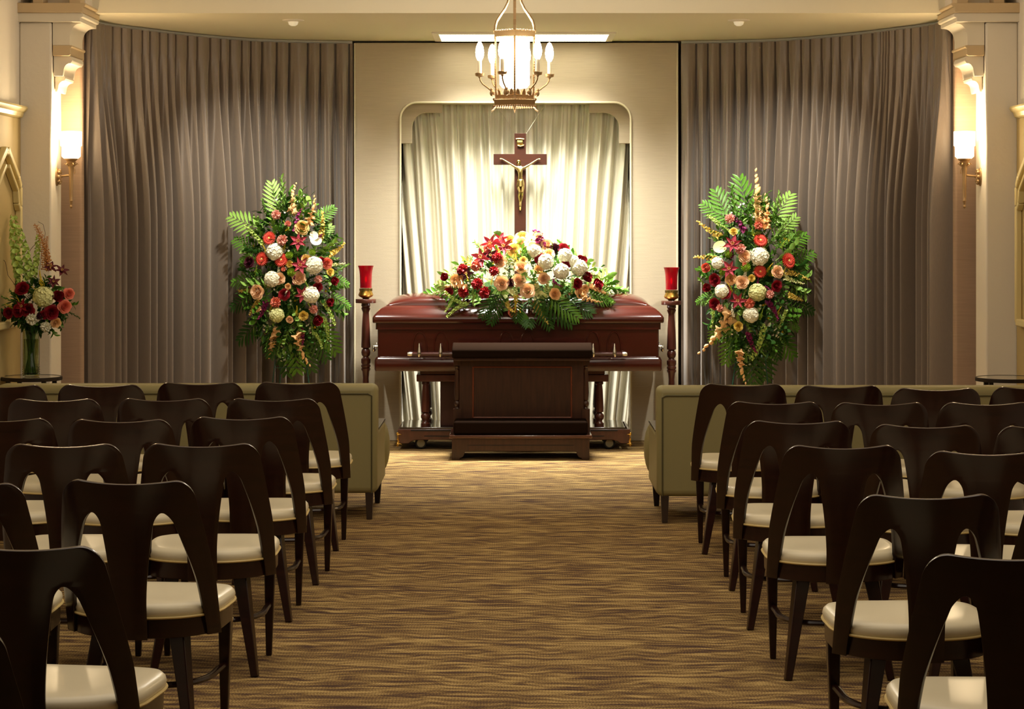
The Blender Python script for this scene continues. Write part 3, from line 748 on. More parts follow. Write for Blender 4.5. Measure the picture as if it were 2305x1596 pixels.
# ------------------------------------------------------------------ casket
CY0, CY1 = 15.97, 16.60; CCX = P(1166.5, 0, CY0).x
def casket():
    z = lambda py, Y=CY0: CAMH-(py-HY)/FPX*Y
    hl = 328.5/FPX*CY0
    t = thing('casket', 'closed polished mahogany casket with silver handles below the niche', 'casket', (CCX, .5*(CY0+CY1), z(836)))
    ym = .5*(CY0+CY1); hd = .5*(CY1-CY0)
    def rect(ins, zz, r=.02, n=4):
        hx, hy = hl-ins, hd-ins; out = []
        for (sx, sy, a0) in ((1, 1, 0), (-1, 1, 90), (-1, -1, 180), (1, -1, 270)):
            for i in range(n+1):
                a = R(a0+90*i/n); out.append((CCX+sx*(hx-r)+r*math.cos(a), ym+sy*(hy-r)+r*math.sin(a), zz))
        return out
    m = MB()
    m.loft([rect(.022, z(742)), rect(.022, z(727.5)), rect(.016, z(727))]); m.build('upper_moulding', M_mahog, t, world=True)
    m = MB(); m.loft([rect(.035, z(806)), rect(.035, z(742))]); m.build('body', M_mahog, t, world=True)
    m = MB(); m.loft([rect(.02, z(836)), rect(.014, z(832)), rect(.014, z(812)), rect(.024, z(805)), rect(.034, z(803))]); m.build('base_moulding', M_mahog, t, world=True)
    # lid
    m = MB()
    zl = z(712); zledge = 1.036; 
    rg = [rect(.004, z(727)), rect(.0, z(724)), rect(.0, z(716)), rect(.006, zl)]
    for i in range(1, 7):
        q = i/6; rg.append(rect(.006+.084*q, zl+(zledge-zl)*(q**.9)+.006*math.sin(PI*q)))
    rg += [rect(.094, zledge-.004), rect(.096, zledge+.004)]
    m.loft(rg); lid = m.build('lid', M_mahog, t, world=True)
    # domed panel with hipped ends
    m = MB(); hx, hy = hl-.098, hd-.098; ztop = 1.125; z0 = zledge-.005
    def dome(u, v):
        a = (v*2-1); y = hy*math.sin(a*PI/2)
        x = (u*2-1)
        ux = math.copysign(1-(1-abs(x))**1.6, x)
        X_ = ux*hx; e = max(0, (abs(X_)-(hx-.26))/.26)
        prof = math.cos(a*PI/2)**.75*math.sqrt(max(0, 1-e**2.2))
        return (CCX+X_, ym+y, z0+(ztop-z0)*prof)
    m.grid(dome, 80, 24); m.build('dome', M_mahog, lid, world=False)
    o = lid.children[0]
    for v in o.data.vertices: v.co -= Vector(t.location)
    # oval recess mouldings and handles
    yf = CY0+.035
    xs = [944, 992, 1139, 1187, 1335, 1383]
    bar_y = CY0-.015
    for px in xs:
        x = (px-VX)/FPX*CY0
        m = MB(); pts = []
        for i in range(17):
            a = PI*i/16; pts.append((x+.050*math.cos(a), yf-.001, z(783)+.115*math.sin(a)))
        pts = [(x+.050, yf-.001, z(803))]+pts+[(x-.050, yf-.001, z(803))]
        m.tube(pts, .006, 6); m.build('oval_moulding', M_mahog, t, world=True)
        m = MB()
        m.lathe([(0, z(804)), (.008, z(803)), (.016, z(798)), (.014, z(792)), (.008, z(782)), (.005, z(776)), (.003, z(773)), (0, z(772))], 12, c=(x, bar_y-.012, 0))
        m.tube([(x, yf, z(780)), (x, bar_y-.012, z(778))], .006, 6)
        m.build('handle_arm', M_silver, t, world=True)
    xa, xb = (917-VX)/FPX*CY0, (1412-VX)/FPX*CY0
    m = MB(); m.tube([(xa+.03, bar_y, z(797)), (xb-.03, bar_y, z(797))], .014, 12); m.build('handle_bar', M_mahog, t, world=True)
    for a, b in ((xa, xa+.035), (xb, xb-.035)):
        m = MB(); q = (b-a)
        m.tube([(a, bar_y, z(797)), (a+q*.1, bar_y, z(797)), (a+q*.3, bar_y, z(797)), (a+q*.35, bar_y, z(797)), (a+q*.6, bar_y, z(797)), (a+q, bar_y, z(797))], [.012, .015, .015, .018, .018, .015], 12); m.build('bar_cap', M_silver, t, world=True)
    for s in (-1, 1):
        x = CCX+s*(hl-.035); xx = CCX+s*(hl-.004)
        m = MB(); m.tube([(xx, ym-.2, z(790)), (xx, ym+.2, z(790))], .012, 10); m.build('end_bar', M_mahog, t, world=True)
        for yy in (-.22, .16):
            m = MB(); m.ball((xx, ym+yy, z(786)), .013, 10, 8, (.8, 1, 2)); m.tube([(x, ym+yy, z(781)), (xx, ym+yy, z(781))], .006, 6); m.build('handle_arm', M_silver, t, world=True)
casket()

def bier():
    z = lambda py, Y=16.02: CAMH-(py-HY)/FPX*Y
    t = thing('casket_bier', 'dark wooden wheeled bier with brass corners carrying the casket', 'casket stand', (P(1157, 0, 16.1).x, 16.3, 0))
    X = lambda px: (px-VX)/FPX*16.02
    m = MB(); m.span((X(937), 16.05, z(860)), (X(1370), 16.56, z(844))); m.span((X(945), 16.06, z(844)), (X(1362), 16.55, .568)); m.build('top_plate', M_stand, t, world=True, bevel=.006)
    zp = .160
    m = MB(); m.span((X(900), 16.02, zp-.016), (X(1408), 16.62, zp)); m.build('deck', mat('deck_gloss', '#2d1a12', .12, coat=.8), t, world=True, bevel=.004)
    m = MB()
    n = 10; pr = [(X(896), zp-.012), (X(896), z(998))]+[(X(920), z(998)), (X(926), z(993)), (X(936), z(990)), (X(1380), z(990)), (X(1390), z(993)), (X(1396), z(998)), (X(1418), z(998)), (X(1418), zp-.012)]
    m.prism(pr, 16.0, 16.03); m.prism(pr, 16.6, 16.63)
    m.span((X(896), 16.03, z(996)), (X(902), 16.6, zp-.012)); m.span((X(1412), 16.03, z(996)), (X(1418), 16.6, zp-.012))
    ap = m.build('apron', M_stand, t, world=True, bevel=.004)
    m = MB(); m.span((X(925), 15.997, z(970)), (X(1390), 16.0, z(967))); m.span((X(955), 15.997, z(982)), (X(1360), 16.0, z(980))); m.build('apron_groove', mat('groove', '#120806', .6), t, world=True)
    m = MB(); m.span((X(990), 16.12, zp), (X(1320), 16.5, z(860))); m.build('centre_box', mat('box_wood', '#38180f', .4), t, world=True, bevel=.004)
    col = [(.0, zp), (.034, zp), (.034, zp+.02), (.024, zp+.03), (.022, zp+.04), (.034, zp+.06), (.036, zp+.075), (.026, zp+.092), (.018, zp+.098), (.032, zp+.104), (.032, zp+.115), (.033, zp+.13), (.026, zp+.26), (.022, zp+.30), (.03, zp+.305), (.03, zp+.318), (.025, z(860)), (0, z(860))]
    for px in (957, 1350):
        for yy in (16.12, 16.5):
            m = MB(); m.lathe(col, 20, c=(X(px), yy, 0)); m.build('turned_column', M_stand, t, world=True)
    for px in (947, 1372):
        for yy in (16.06, 16.52):
            x = X(px); m = MB(); mx = Matrix.Translation((x, yy, .043)) @ Matrix.Rotation(PI/2, 4, 'X')
            m.lathe([(0, -.016), (.036, -.016), (.043, -.01), (.043, .01), (.036, .016), (0, .016)], 24, M=mx)
            wv = m.build('wheel', M_rubber, t, world=True)
            m = MB(); m.lathe([(.018, -.019), (.028, -.019), (.028, -.016), (.018, -.016)], 20, M=Matrix.Translation((x, yy, .043)) @ Matrix.Rotation(-PI/2, 4, 'X'))
            q = m.build('hub', mat('hub_grey', '#8c8468', .4), wv)
            for v in q.data.vertices: v.co -= Vector(t.location)
            m = MB(); m.bar((x+.03, yy, .05), (x+.02, yy, zp-.016), .02, .05); m.build('caster_fork', M_black, t, world=True)
    for px, s in ((896, -1), (1418, 1)):
        x = X(px); m = MB()
        for zz, r in ((.118, .012), (.108, .010), (.085, .007), (.074, .009), (.063, .007), (.05, .010), (.04, .014), (.028, .008)):
            m.ball((x+s*.001, 15.999, zz), r, 8, 6, (.9, .6, .8))
        for zz, l in ((.108, .028), (.04, .03)):
            m.tube([(x, 15.996, zz), (x-s*l*.5, 15.995, zz+.004), (x-s*l, 15.996, zz-.002)], [.006, .004, .001], 6)
            m.tube([(x, 15.998, zz), (x+s*.004, 16.02, zz+.004), (x+s*.004, 16.04, zz)], [.006, .004, .001], 6)
        m.tube([(x, 15.996, .028), (x-s*.008, 15.995, .06), (x, 15.995, .085), (x-s*.004, 15.996, .118)], .004, 6)
        m.build('brass_corner', M_brass, t, world=True)
bier()

def kneeler():
    Y0 = 15.33; zf = lambda py, Y=Y0: CAMH-(py-HY)/FPX*Y
    t = thing('kneeler', 'dark wooden prayer kneeler with padded armrest and knee cushion before the casket', 'kneeler', (P(1172, 0, 15.5).x, 15.55, 0))
    X = lambda px, Y=Y0: (px-VX)/FPX*Y
    xa, xb = X(1017), X(1327)
    # base apron with bracket feet
    zt = zf(987)
    pts = [(xa, 0), (xa, zt), (xb, zt), (xb, 0), (xb-.055, 0)]
    for i in range(7): a = PI/2*i/6; pts.append((xb-.055-.035*(math.sin(a)), .01+.045*(1-math.cos(a))+.0))
    pts.append((xb-.13, .058)); pts.append((xa+.13, .058))
    for i in range(7): a = PI/2*(6-i)/6; pts.append((xa+.055+.035*(math.sin(a)), .01+.045*(1-math.cos(a))))
    pts.append((xa+.055, 0))
    m = MB(); m.prism(pts, Y0, Y0+.022); m.span((xa, Y0+.022, 0), (xa+.022, Y0+.44, zt)); m.span((xb-.022, Y0+.022, 0), (xb, Y0+.44, zt))
    m.build('base', M_kneel, t, world=True, bevel=.003)
    m = MB(); m.span((xa+.11, Y0-.002, zf(1003)), (xb-.11, Y0+.001, zf(1001.5))); m.build('base_groove', MATS['groove'], t, world=True)
    m = MB(); m.span((xa-.018, Y0-.02, zt), (xb+.018, Y0+.46, zf(979))); m.build('base_top', mat('base_top_gloss', '#4a2316', .15, coat=1), t, world=True, bevel=.007, seg=3)
    zc = zf(979)
    m = MB(); m.span((xa+.012, Y0+.0, zc), (xb-.012, Y0+.28, zc+.092)); m.build('knee_cushion', M_velvet, t, world=True, bevel=.018, seg=4)
    # upright panel
    Yp = 15.64; Xp = lambda px: X(px, Yp); zz = lambda py: CAMH-(py-HY)/FPX*Yp
    m = MB(); m.span((Xp(1034), Yp, zc), (Xp(1314), Yp+.03, zz(806))); m.build('panel', M_kneel, t, world=True, bevel=.003)
    m = MB(); a, b, c, d = Xp(1065), Xp(1286), zz(940), zz(826)
    for p, q in (((a, c), (b, c)), ((b, c), (b, d)), ((b, d), (a, d)), ((a, d), (a, c))):
        m.tube([(p[0], Yp-.002, p[1]), (q[0], Yp-.002, q[1])], .006, 6)
    m.build('panel_moulding', mat('moulding_oak', '#6b3520', .3, coat=.3), t, world=True)
    L_ = zz(812)-zz(948)
    for px in (1029, 1319):
        x = Xp(px); z0 = zz(948)
        m = MB(); m.span((x-.028, Yp-.01, z0-.07), (x+.028, Yp+.05, z0+.085))
        m.span((x-.026, Yp-.008, z0+L_-.035), (x+.026, Yp+.05, z0+L_+.02))
        pr = [(.0, .085), (.016, .087), (.012, .097), (.018, .105), (.021, .118), (.018, .132), (.011, .14), (.017, .145), (.019, .165), (.021, .19), (.016, .30), (.014, .34), (.017, .345), (.013, .352), (.018, .365), (0, .375)]
        k_ = (L_-.035-.08)/(.375-.085)
        m.lathe([(r, z0+.085+(q-.085)*k_) for r, q in pr], 16, c=(x, Yp+.015, 0)); m.build('turned_post', M_kneel, t, world=True)
    xa, xb = X(1018, 15.55), X(1333, 15.55)
    m = MB()
    zl = CAMH-(806-HY)/FPX*15.52; zh = zl+.068
    pr = [(15.50, zl+.01), (15.505, zl+.055), (15.53, zl+.075), (15.70, zl+.098), (15.74, zl+.09), (15.75, zl+.05), (15.73, zl), (15.51, zl)]
    m.prism(pr, xa, xb, axis='x'); m.build('armrest', M_velvet, t, world=True, bevel=.01, seg=3)
    m = MB(); m.span((xa+.012, 15.53, zl-.02), (xb-.012, 15.73, zl)); m.build('armrest_board', M_kneel, t, world=True, bevel=.003)
kneeler()

# ------------------------------------------------------------------ altar lights on stands
def candle_stand(px, py0, nm, side_txt):
    Y = 16.36; x = (px-VX)/FPX*Y; dy = py0-598; z = lambda py: CAMH-(py+dy-HY)/FPX*Y
    t = thing('candle_stand', 'turned dark wood candle stand %s' % side_txt, 'candle stand', (x, Y, 0), 0, 'candle stands beside the casket')
    zp = z(673)
    m = MB(); m.lathe([(0, z(682)), (.074, z(682)), (.076, z(680)), (.076, z(674)), (.074, zp), (0, zp)], 40); m.build('top_plate', M_stand, t)
    pr = [(0, .03), (.09, .03), (.10, .045), (.05, .07), (.03, .10), (.024, .14), (.03, .16), (.022, .18), (.030, .30), (.022, z(850)), (.026, z(836)), (.034, z(832)), (.034, z(829)), (.028, z(828)), (.035, z(825)), (.035, z(822)), (.029, z(820)), (.035, z(816)), (.035, z(808)), (.026, z(806)),
          (.020, z(803)), (.03, z(799)), (.034, z(793)), (.03, z(787)), (.02, z(784)), (.034, z(782)), (.034, z(778)), (.030, z(740)), (.024, z(710)), (.023, z(703)), (.030, z(697)), (.034, z(694)), (.028, z(691)), (.034, z(688)), (.032, z(684)), (.034, z(682)), (0, z(682))]
    m = MB(); m.lathe(pr, 28); m.build('turned_column', M_stand, t)
    for k in range(4):
        a = PI/4+k*PI/2; m = MB(); m.tube([(.05*math.cos(a), .05*math.sin(a), .05), (.10*math.cos(a), .10*math.sin(a), .04), (.135*math.cos(a), .135*math.sin(a), .012)], [.022, .02, .012], 8); m.build('foot', M_stand, t)
    c = thing('altar_candle', 'ruby red glass candle holder on a brass base, on the stand %s' % side_txt, 'candle', (x, Y, zp), 0, 'red altar candles')
    q = lambda py: z(py)-zp
    m = MB(); m.lathe([(0, 0), (.022, 0), (.026, q(671)), (.05, q(667)), (.056, q(664)), (.052, q(661)), (.046, q(656)), (.045, q(654)), (.045, q(649)), (0, q(649))], 32); m.build('brass_base', M_brass, c)
    m = MB()
    for i in range(26):
        a = 2*PI*i/26; m.box((.046*math.cos(a), .046*math.sin(a), q(652)), (.004, .004, .018))
    m.build('base_slots', mat('dark_brass', '#5c4a22', .5, metal=.6), c)
    n = 36; ring = lambda r, zz: [(r*math.cos(2*PI*i/n), r*math.sin(2*PI*i/n), zz) for i in range(n)]
    prf = [(.043, 648), (.043, 640), (.044, 628), (.045, 618), (.048, 610), (.053, 603), (.059, 598)]
    rings = [ring(r, q(y)) for r, y in prf]+[ring(r-.003, q(y)) for r, y in prf[::-1]]
    m = MB(); m.loft(rings, cap=False); m.build('glass_cup', M_ruby, c)
    m = MB(); m.lathe([(0, q(648)), (.036, q(648)), (.036, q(636)), (0, q(636))], 24); m.build('wax', mat('red_wax', '#8c1020', .4, sss=.2), c)
    m = MB(); m.lathe([(0, q(636)), (.006, q(633)), (.009, q(629)), (.005, q(624)), (0, q(620))], 12); m.build('flame', M_flame, c)
    lamp('POINT', 'candle_flame_light', (x, Y, z(628)), .05, (1, .35, .15), shadow_soft_size=.008)
candle_stand(823.5, 598, 'left', 'left of the casket')
candle_stand(1511.5, 602, 'right', 'right of the casket')

# ------------------------------------------------------------------ crucifix
def skin_figure(joints, edges, name, m_, parent, root, sub=2):
    me = bpy.data.meshes.new(name); names = list(joints); idx = {n: i for i, n in enumerate(names)}
    me.from_pydata([joints[n][0] for n in names], [(idx[a], idx[b]) for a, b in edges], [])
    o = bpy.data.objects.new(name, me); COL.objects.link(o)
    o.modifiers.new('skin', 'SKIN'); o.modifiers['skin'].use_smooth_shade = True
    for n in names:
        r = joints[n][1]; r = r if isinstance(r, tuple) else (r, r); fk = 1.0 if n in ('head', 'crown', 'neck') else 1.3 if n in ('pelvis', 'waist', 'chest', 'neckb', 'hipL', 'hipR') else 1.18; r = (r[0]*fk, r[1]*fk); sv = me.skin_vertices[0].data[idx[n]]; sv.radius = r; sv.use_root = (n == root)
    sb = o.modifiers.new('sub', 'SUBSURF'); sb.levels = sub; sb.render_levels = sub
    bake(o); me2 = o.data; me2.materials.clear(); me2.materials.append(m_)
    o.parent = parent
    return o
def crucifix():
    Y = 16.72; k = Y/FPX; p = lambda px, py, dy=0: Vector(((px-VX)*k, Y+dy, CAMH-(py-HY)*k))
    bot = 1.15
    t = thing('crucifix', 'wooden crucifix with gold figure hanging in front of the cream drape', 'crucifix', (p(1171, 0).x, Y, bot))
    a = p(1158, 300); b = p(1184, 300); c = p(1111, 346.5); d = p(1231, 371)
    m = MB()
    pg = [(a.x, bot), (a.x, d.z), (c.x, d.z), (c.x, c.z), (a.x, c.z), (a.x, a.z), (b.x, a.z), (b.x, c.z), (d.x, c.z), (d.x, d.z), (b.x, d.z), (b.x, bot)]
    m.prism(pg, Y, Y+.022); m.build('cross', M_cross, t, world=True, bevel=.003)
    q = lambda px, py, dy: p(px, py, dy)-t.location
    dy = -.022
    J = {}
    def add(n, px, py, d_, r): J[n] = (tuple(q(px, py, d_)), r)
    add('pelvis', 1171.5, 410, dy, (.018, .013)); add('waist', 1171, 400, dy, (.0155, .011)); add('chest', 1171, 388, dy-.002, (.022, .014)); add('neckb', 1171, 377.5, dy, (.016, .010))
    add('neck', 1169.5, 373, dy-.004, .007); add('head', 1167.5, 367, dy-.010, (.0115, .012)); add('crown', 1166.8, 361.5, dy-.010, .0095)
    add('shL', 1163, 378, dy, .0095); add('shR', 1180, 378, dy, .0095)
    add('elL', 1149, 369, dy+.002, .0062); add('elR', 1194, 369.5, dy+.002, .0062); add('wrL', 1133, 359.5, dy+.010, .0042); add('wrR', 1208, 360, dy+.010, .0042)
    add('haL', 1128.5, 356.8, dy+.012, (.0052, .0032)); add('haR', 1213, 357.2, dy+.012, (.0052, .0032))
    add('hipL', 1167.5, 414, dy, .0125); add('hipR', 1176, 414, dy, .0125)
    add('thL', 1167.5, 423, dy-.006, .0115); add('thR', 1176.5, 423, dy-.006, .0115)
    add('knL', 1170.2, 433, dy-.014, .0085); add('knR', 1175.5, 433, dy-.014, .0085)
    add('caL', 1168.3, 441, dy-.006, .0082); add('caR', 1175.4, 441, dy-.006, .0082)
    add('anL', 1170, 454, dy, .0048); add('anR', 1172.8, 454, dy-.004, .0048)
    add('ftL', 1170, 461, dy-.004, (.006, .005)); add('ftR', 1172, 461.5, dy-.010, (.006, .005)); add('toL', 1170, 466, dy-.004, (.006, .003)); add('toR', 1172, 466.5, dy-.010, (.006, .003))
    E = [('pelvis', 'waist'), ('waist', 'chest'), ('chest', 'neckb'), ('neckb', 'neck'), ('neck', 'head'), ('head', 'crown'), ('neckb', 'shL'), ('neckb', 'shR'), ('shL', 'elL'), ('shR', 'elR'), ('elL', 'wrL'), ('elR', 'wrR'), ('wrL', 'haL'), ('wrR', 'haR'),
         ('pelvis', 'hipL'), ('pelvis', 'hipR'), ('hipL', 'thL'), ('hipR', 'thR'), ('thL', 'knL'), ('thR', 'knR'), ('knL', 'caL'), ('knR', 'caR'), ('caL', 'anL'), ('caR', 'anR'), ('anL', 'ftL'), ('anR', 'ftR'), ('ftL', 'toL'), ('ftR', 'toR')]
    fig = skin_figure(J, E, 'gold_figure', M_goldfig, t, 'pelvis')
    fig['label'] = 'gold-coloured figure with outstretched arms'
    m = MB()   # fingers, five a hand
    for sx, px, py in ((-1, 1128.5, 356.8), (1, 1213, 357.2)):
        base = q(px, py, dy+.010)
        for i in range(5):
            a = R(-45+i*26) if i else R(-80)
            l = (.008, .011, .012, .0115, .009)[i]
            dr = Vector((sx*math.cos(a), 0, math.sin(a)))
            m.tube([base, base+dr*l*.6+Vector((0, -.003, 0)), base+dr*l+Vector((0, -.007, -.001))], [.002, .0016, .0011], 6)
    m.build('fingers', M_goldfig, fig)
    hc = q(1167.3, 365, dy-.011)
    m = MB()   # hair, beard, brow crown
    m.ball(hc+Vector((0, .003, .007)), .0138, 14, 9, (1, 1, .8))
    for sx in (-1, 1):
        m.tube([hc+Vector((sx*.011, -.002, .004)), hc+Vector((sx*.0135, -.003, -.010)), hc+Vector((sx*.012, -.002, -.022))], [.004, .0042, .002], 7)
    m.tube([hc+Vector((0, -.008, -.010)), hc+Vector((0, -.009, -.017)), hc+Vector((0, -.006, -.022))], [.006, .005, .001], 8)
    pts = [hc+Vector((.0145*math.cos(2*PI*i/20), .0145*math.sin(2*PI*i/20), .006+.001*(i % 2))) for i in range(20)]
    m.tube(pts, .0022, 5, closed=True)
    m.build('hair', mat('dark_gold', '#8a7440', .35, metal=1), fig)
    m = MB()
    m.tube([hc+Vector((0, -.010, .003)), hc+Vector((0, -.0145, -.003)), hc+Vector((0, -.012, -.005))], [.0012, .002, .002], 6)
    for sx in (-1, 1): m.ball(hc+Vector((sx*.0045, -.0112, .001)), .0018, 6, 5, (1.3, 1, .6)); m.ball(hc+Vector((sx*.0118, 0, -.001)), .003, 6, 5, (.5, 1, 1.3))
    m.tube([hc+Vector((-.003, -.0115, -.0085)), hc+Vector((.003, -.0115, -.0085))], .0011, 5)
    m.build('face', M_goldfig, fig)
    m = MB()   # loincloth
    cw = q(1171.8, 0, 0).x
    def ringc(py, rx, ry, w_=0): 
        zz = q(0, py, 0).z; return [(cw+(rx*1.12+w_*math.cos(5*2*PI*i/28))*math.cos(2*PI*i/28), dy-.002+(ry*1.25+w_*math.cos(4*2*PI*i/28))*math.sin(2*PI*i/28), zz+.003*math.sin(2*PI*i/28*1+.5)) for i in range(28)]
    m.loft([ringc(403.5, .0185, .014), ringc(405, .021, .0165), ringc(409, .022, .018, .0012), ringc(414, .0245, .020, .0016), ringc(419, .024, .021, .002), ringc(419.5, .020, .017, .001)])
    kx = q(1165.5, 406, dy-.010)
    m.tube([kx+Vector((.008, 0, -.002)), kx, kx+Vector((-.003, 0, -.012)), kx+Vector((-.006, 0, -.035)), kx+Vector((-.009, 0, -.052))], [.004, .0065, .0045, .006, .0045], 8, flat=.6)
    m.build('loincloth', M_goldfig, fig)
    # scroll plaque
    m = MB()
    e = q(1162, 312, -.006); f = q(1178, 312, -.006)
    m.tube([q(1161.5, 313, -.006), q(1170, 312.3, -.008), q(1179.5, 313.5, -.006)], [.006, .0065, .006], 8)
    m.grid(lambda u, v: q(1163+u*14.5, 315+v*12, -.004-.004*math.sin(v*PI*1.3)), 6, 8)
    m.tube([q(1165, 327.5, -.006), q(1172, 329.5, -.008)], [.0065, .0055], 8); m.tube([q(1173, 329, -.006), q(1179.5, 327, -.008)], [.0055, .0065], 8)
    o = m.build('scroll_plaque', M_goldfig, t)
    md = o.modifiers.new('s', 'SOLIDIFY'); md.thickness = .002
    m = MB()
    m.tube([q(1152, 292, .02), q(1119, 236, .05)], .0012, 5); m.tube([q(1190, 292, .02), q(1226, 236, .05)], .0012, 5); m.tube([q(1152, 292, .02), q(1165, 310, .02)], .0012, 5); m.tube([q(1190, 292, .02), q(1178, 310, .02)], .0012, 5)
    m.build('hanging_wire', M_silver, t)
    m = MB(); m.tube([q(1171, 467, 0), q(1171, 471, -.006), q(1171, 474, -.012)], [.008, .008, .004], 8, flat=.7); m.build('foot_block', mat('foot_block_gold', '#8a7440', .4, metal=1), t)
crucifix()

# ------------------------------------------------------------------ flowers
def petal(m, M, L_, W, cup=.3, curl=.0, tip=.7, base=.35, nu=4, nv=5):
    def f(u, v):
        s_ = u*2-1
        w_ = W*(base+(1-base)*math.sin(PI*min(1, v*.72+.0))**.8) * (1-max(0, (v-tip)/(1-tip+1e-6))**2.2*.92)
        x = s_*w_; y = v*L_
        z = cup*L_*(s_*s_)*.35+curl*L_*v*v
        return (x, y, z)
    m.grid(f, nu, nv, M)
def RX(a): return Matrix.Rotation(a, 4, 'X')
def RZ(a): return Matrix.Rotation(a, 4, 'Z')
def T(x, y, z): return Matrix.Translation((x, y, z))
FM = {}
def fm(key, fn, m_, **kw):
    if key not in FM:
        m = MB(); fn(m); FM[key] = m.mesh(key.split('|')[0], m_, angle=75, fixn=False, **kw)
    return FM[key]
def cup_petal(m, a, span, r0, H, flare, z0=0.0, lean=.08, nu=6, nv=5):
    def f(u, v):
        t = u*2-1; ang = a+t*span/2
        top = (1-.30*abs(t)**2.4)
        vv = v*top; r = r0*(.45+.75*math.sin(min(1, vv*1.1)*PI*.5))+flare*vv**3+lean*(u-.5)
        r += .03*math.sin(ang*3)*vv
        z = z0+H*vv-flare*.55*vv**4
        return (r*math.cos(ang), r*math.sin(ang), z)
    m.grid(f, nu, nv)
def rose(m):        # unit radius 1, faces +Z
    rnd = random.Random(4)
    for lay, (n, span, r0, H, fl) in enumerate([(2, 200, .10, .98, 0), (3, 150, .20, .98, .02), (4, 120, .33, .96, .05), (5, 100, .46, .90, .12), (5, 98, .60, .80, .24), (6, 88, .66, .64, .42)]):
        for i in range(n): cup_petal(m, 2*PI*i/n+lay*.9+rnd.uniform(-.1, .1), R(span), r0, H*rnd.uniform(.95, 1.03), fl*rnd.uniform(.8, 1.2), z0=-.5)
    m.ball((0, 0, -.35), .38, 8, 6)
def rosebud(m):
    for lay, (n, span, r0, H, fl) in enumerate([(2, 200, .14, 1.7, 0), (3, 150, .32, 1.65, 0), (4, 120, .52, 1.5, .06), (4, 110, .64, 1.35, .22)]):
        for i in range(n): cup_petal(m, 2*PI*i/n+lay*.8, R(span), r0, H, fl, z0=-.8)
    m.ball((0, 0, -.5), .5, 8, 6, (1, 1, 1.1))
def gerbera(m):
    for lay, (n, L_, W, tl) in enumerate([(24, 1.0, .10, 4), (22, .86, .10, 12), (16, .5, .07, 28), (14, .34, .05, 45)]):
        for i in range(n): petal(m, RZ(2*PI*i/n+lay*.13) @ T(0, .08, lay*.03) @ RX(R(tl)), L_-.08, W, cup=.25, curl=-.12, tip=.8, base=.5, nu=2, nv=4)
def gerbera_eye(m): m.ball((0, 0, .14), .17, 12, 7, (1, 1, .5))
def lily(m):
    for i in range(6): petal(m, RZ(i*PI/3) @ T(0, .02, 0) @ RX(R(42 if i % 2 else 34)), 1.25, .26 if i % 2 else .34, cup=.5, curl=-.42, tip=.25, base=.35, nv=8)
def stamens(m):
    for i in range(6):
        a = i*PI/3+.4; m.tube([(0, 0, .1), (.12*math.cos(a), .12*math.sin(a), .55), (.22*math.cos(a), .22*math.sin(a), .75)], [.02, .018, .04], 5)
def fib_sphere(n, half=False):
    out = []
    for i in range(n):
        z = 1-(i+.5)/n*(1.25 if half else 2); r = math.sqrt(max(0, 1-z*z)); a = i*2.39996
        out.append(Vector((r*math.cos(a), r*math.sin(a), z)))
    return out
def align(n, up='Z'): return n.to_track_quat('Z', 'Y').to_matrix().to_4x4()
def hydrangea(m):
    rnd = random.Random(2)
    for n in fib_sphere(105, True):
        M = Matrix.Translation(n*.82*rnd.uniform(.93, 1.05)) @ Matrix.Rotation(rnd.uniform(-.25, .25), 4, 'X') @ align(n) @ RZ(rnd.random()*6)
        for i in range(4): petal(m, M @ RZ(i*PI/2) @ RX(R(rnd.uniform(-4, 20))), .2, .115, cup=.25, tip=.6, base=.4, nu=2, nv=3)
    m.ball((0, 0, 0), .68, 14, 9)
def carnation(m):
    rnd = random.Random(5)
    for n in fib_sphere(75, True):
        if n.z < -.15: continue
        M = Matrix.Translation(n*.35) @ align((n+Vector((rnd.uniform(-.3, .3), rnd.uniform(-.3, .3), .3))).normalized()) @ RZ(rnd.random()*6) @ RX(R(80))
        petal(m, M, .62, .20, cup=.8, curl=rnd.uniform(-.5, .5), tip=.85, base=.3, nu=4, nv=3)
    m.ball((0, 0, 0), .45, 10, 7)
def mum(m):
    for lay, (n, t_) in enumerate([(8, 88), (10, 70), (12, 50), (14, 25), (14, 0)]):
        for i in range(n): petal(m, RZ(2*PI*i/n+lay*.4) @ T(0, .12+lay*.08, .3-lay*.08) @ RX(R(t_)), .5, .13, cup=.8, curl=.5, tip=.8, base=.6, nu=2, nv=3)
    m.ball((0, 0, 0), .6, 12, 8, (1, 1, .7))
def anthurium(m):
    def f(u, v):
        a = (u*2-1)*PI; r = .2+.8*math.sin(abs(a)/2)**.6*(1.1-.25*math.cos(a/2)**2)
        r *= v
        return (r*math.sin(a)*.9, -r*math.cos(a)*1.0+.1, .25*r*r)
    m.grid(f, 28, 5); m.tube([(0, -.1, .05), (0, .1, .25), (0, .35, .4)], [.07, .06, .04], 8)
def stem_curve(L_, bend): return [(bend*(i/8)**2*L_, 0, L_*i/8) for i in range(9)]
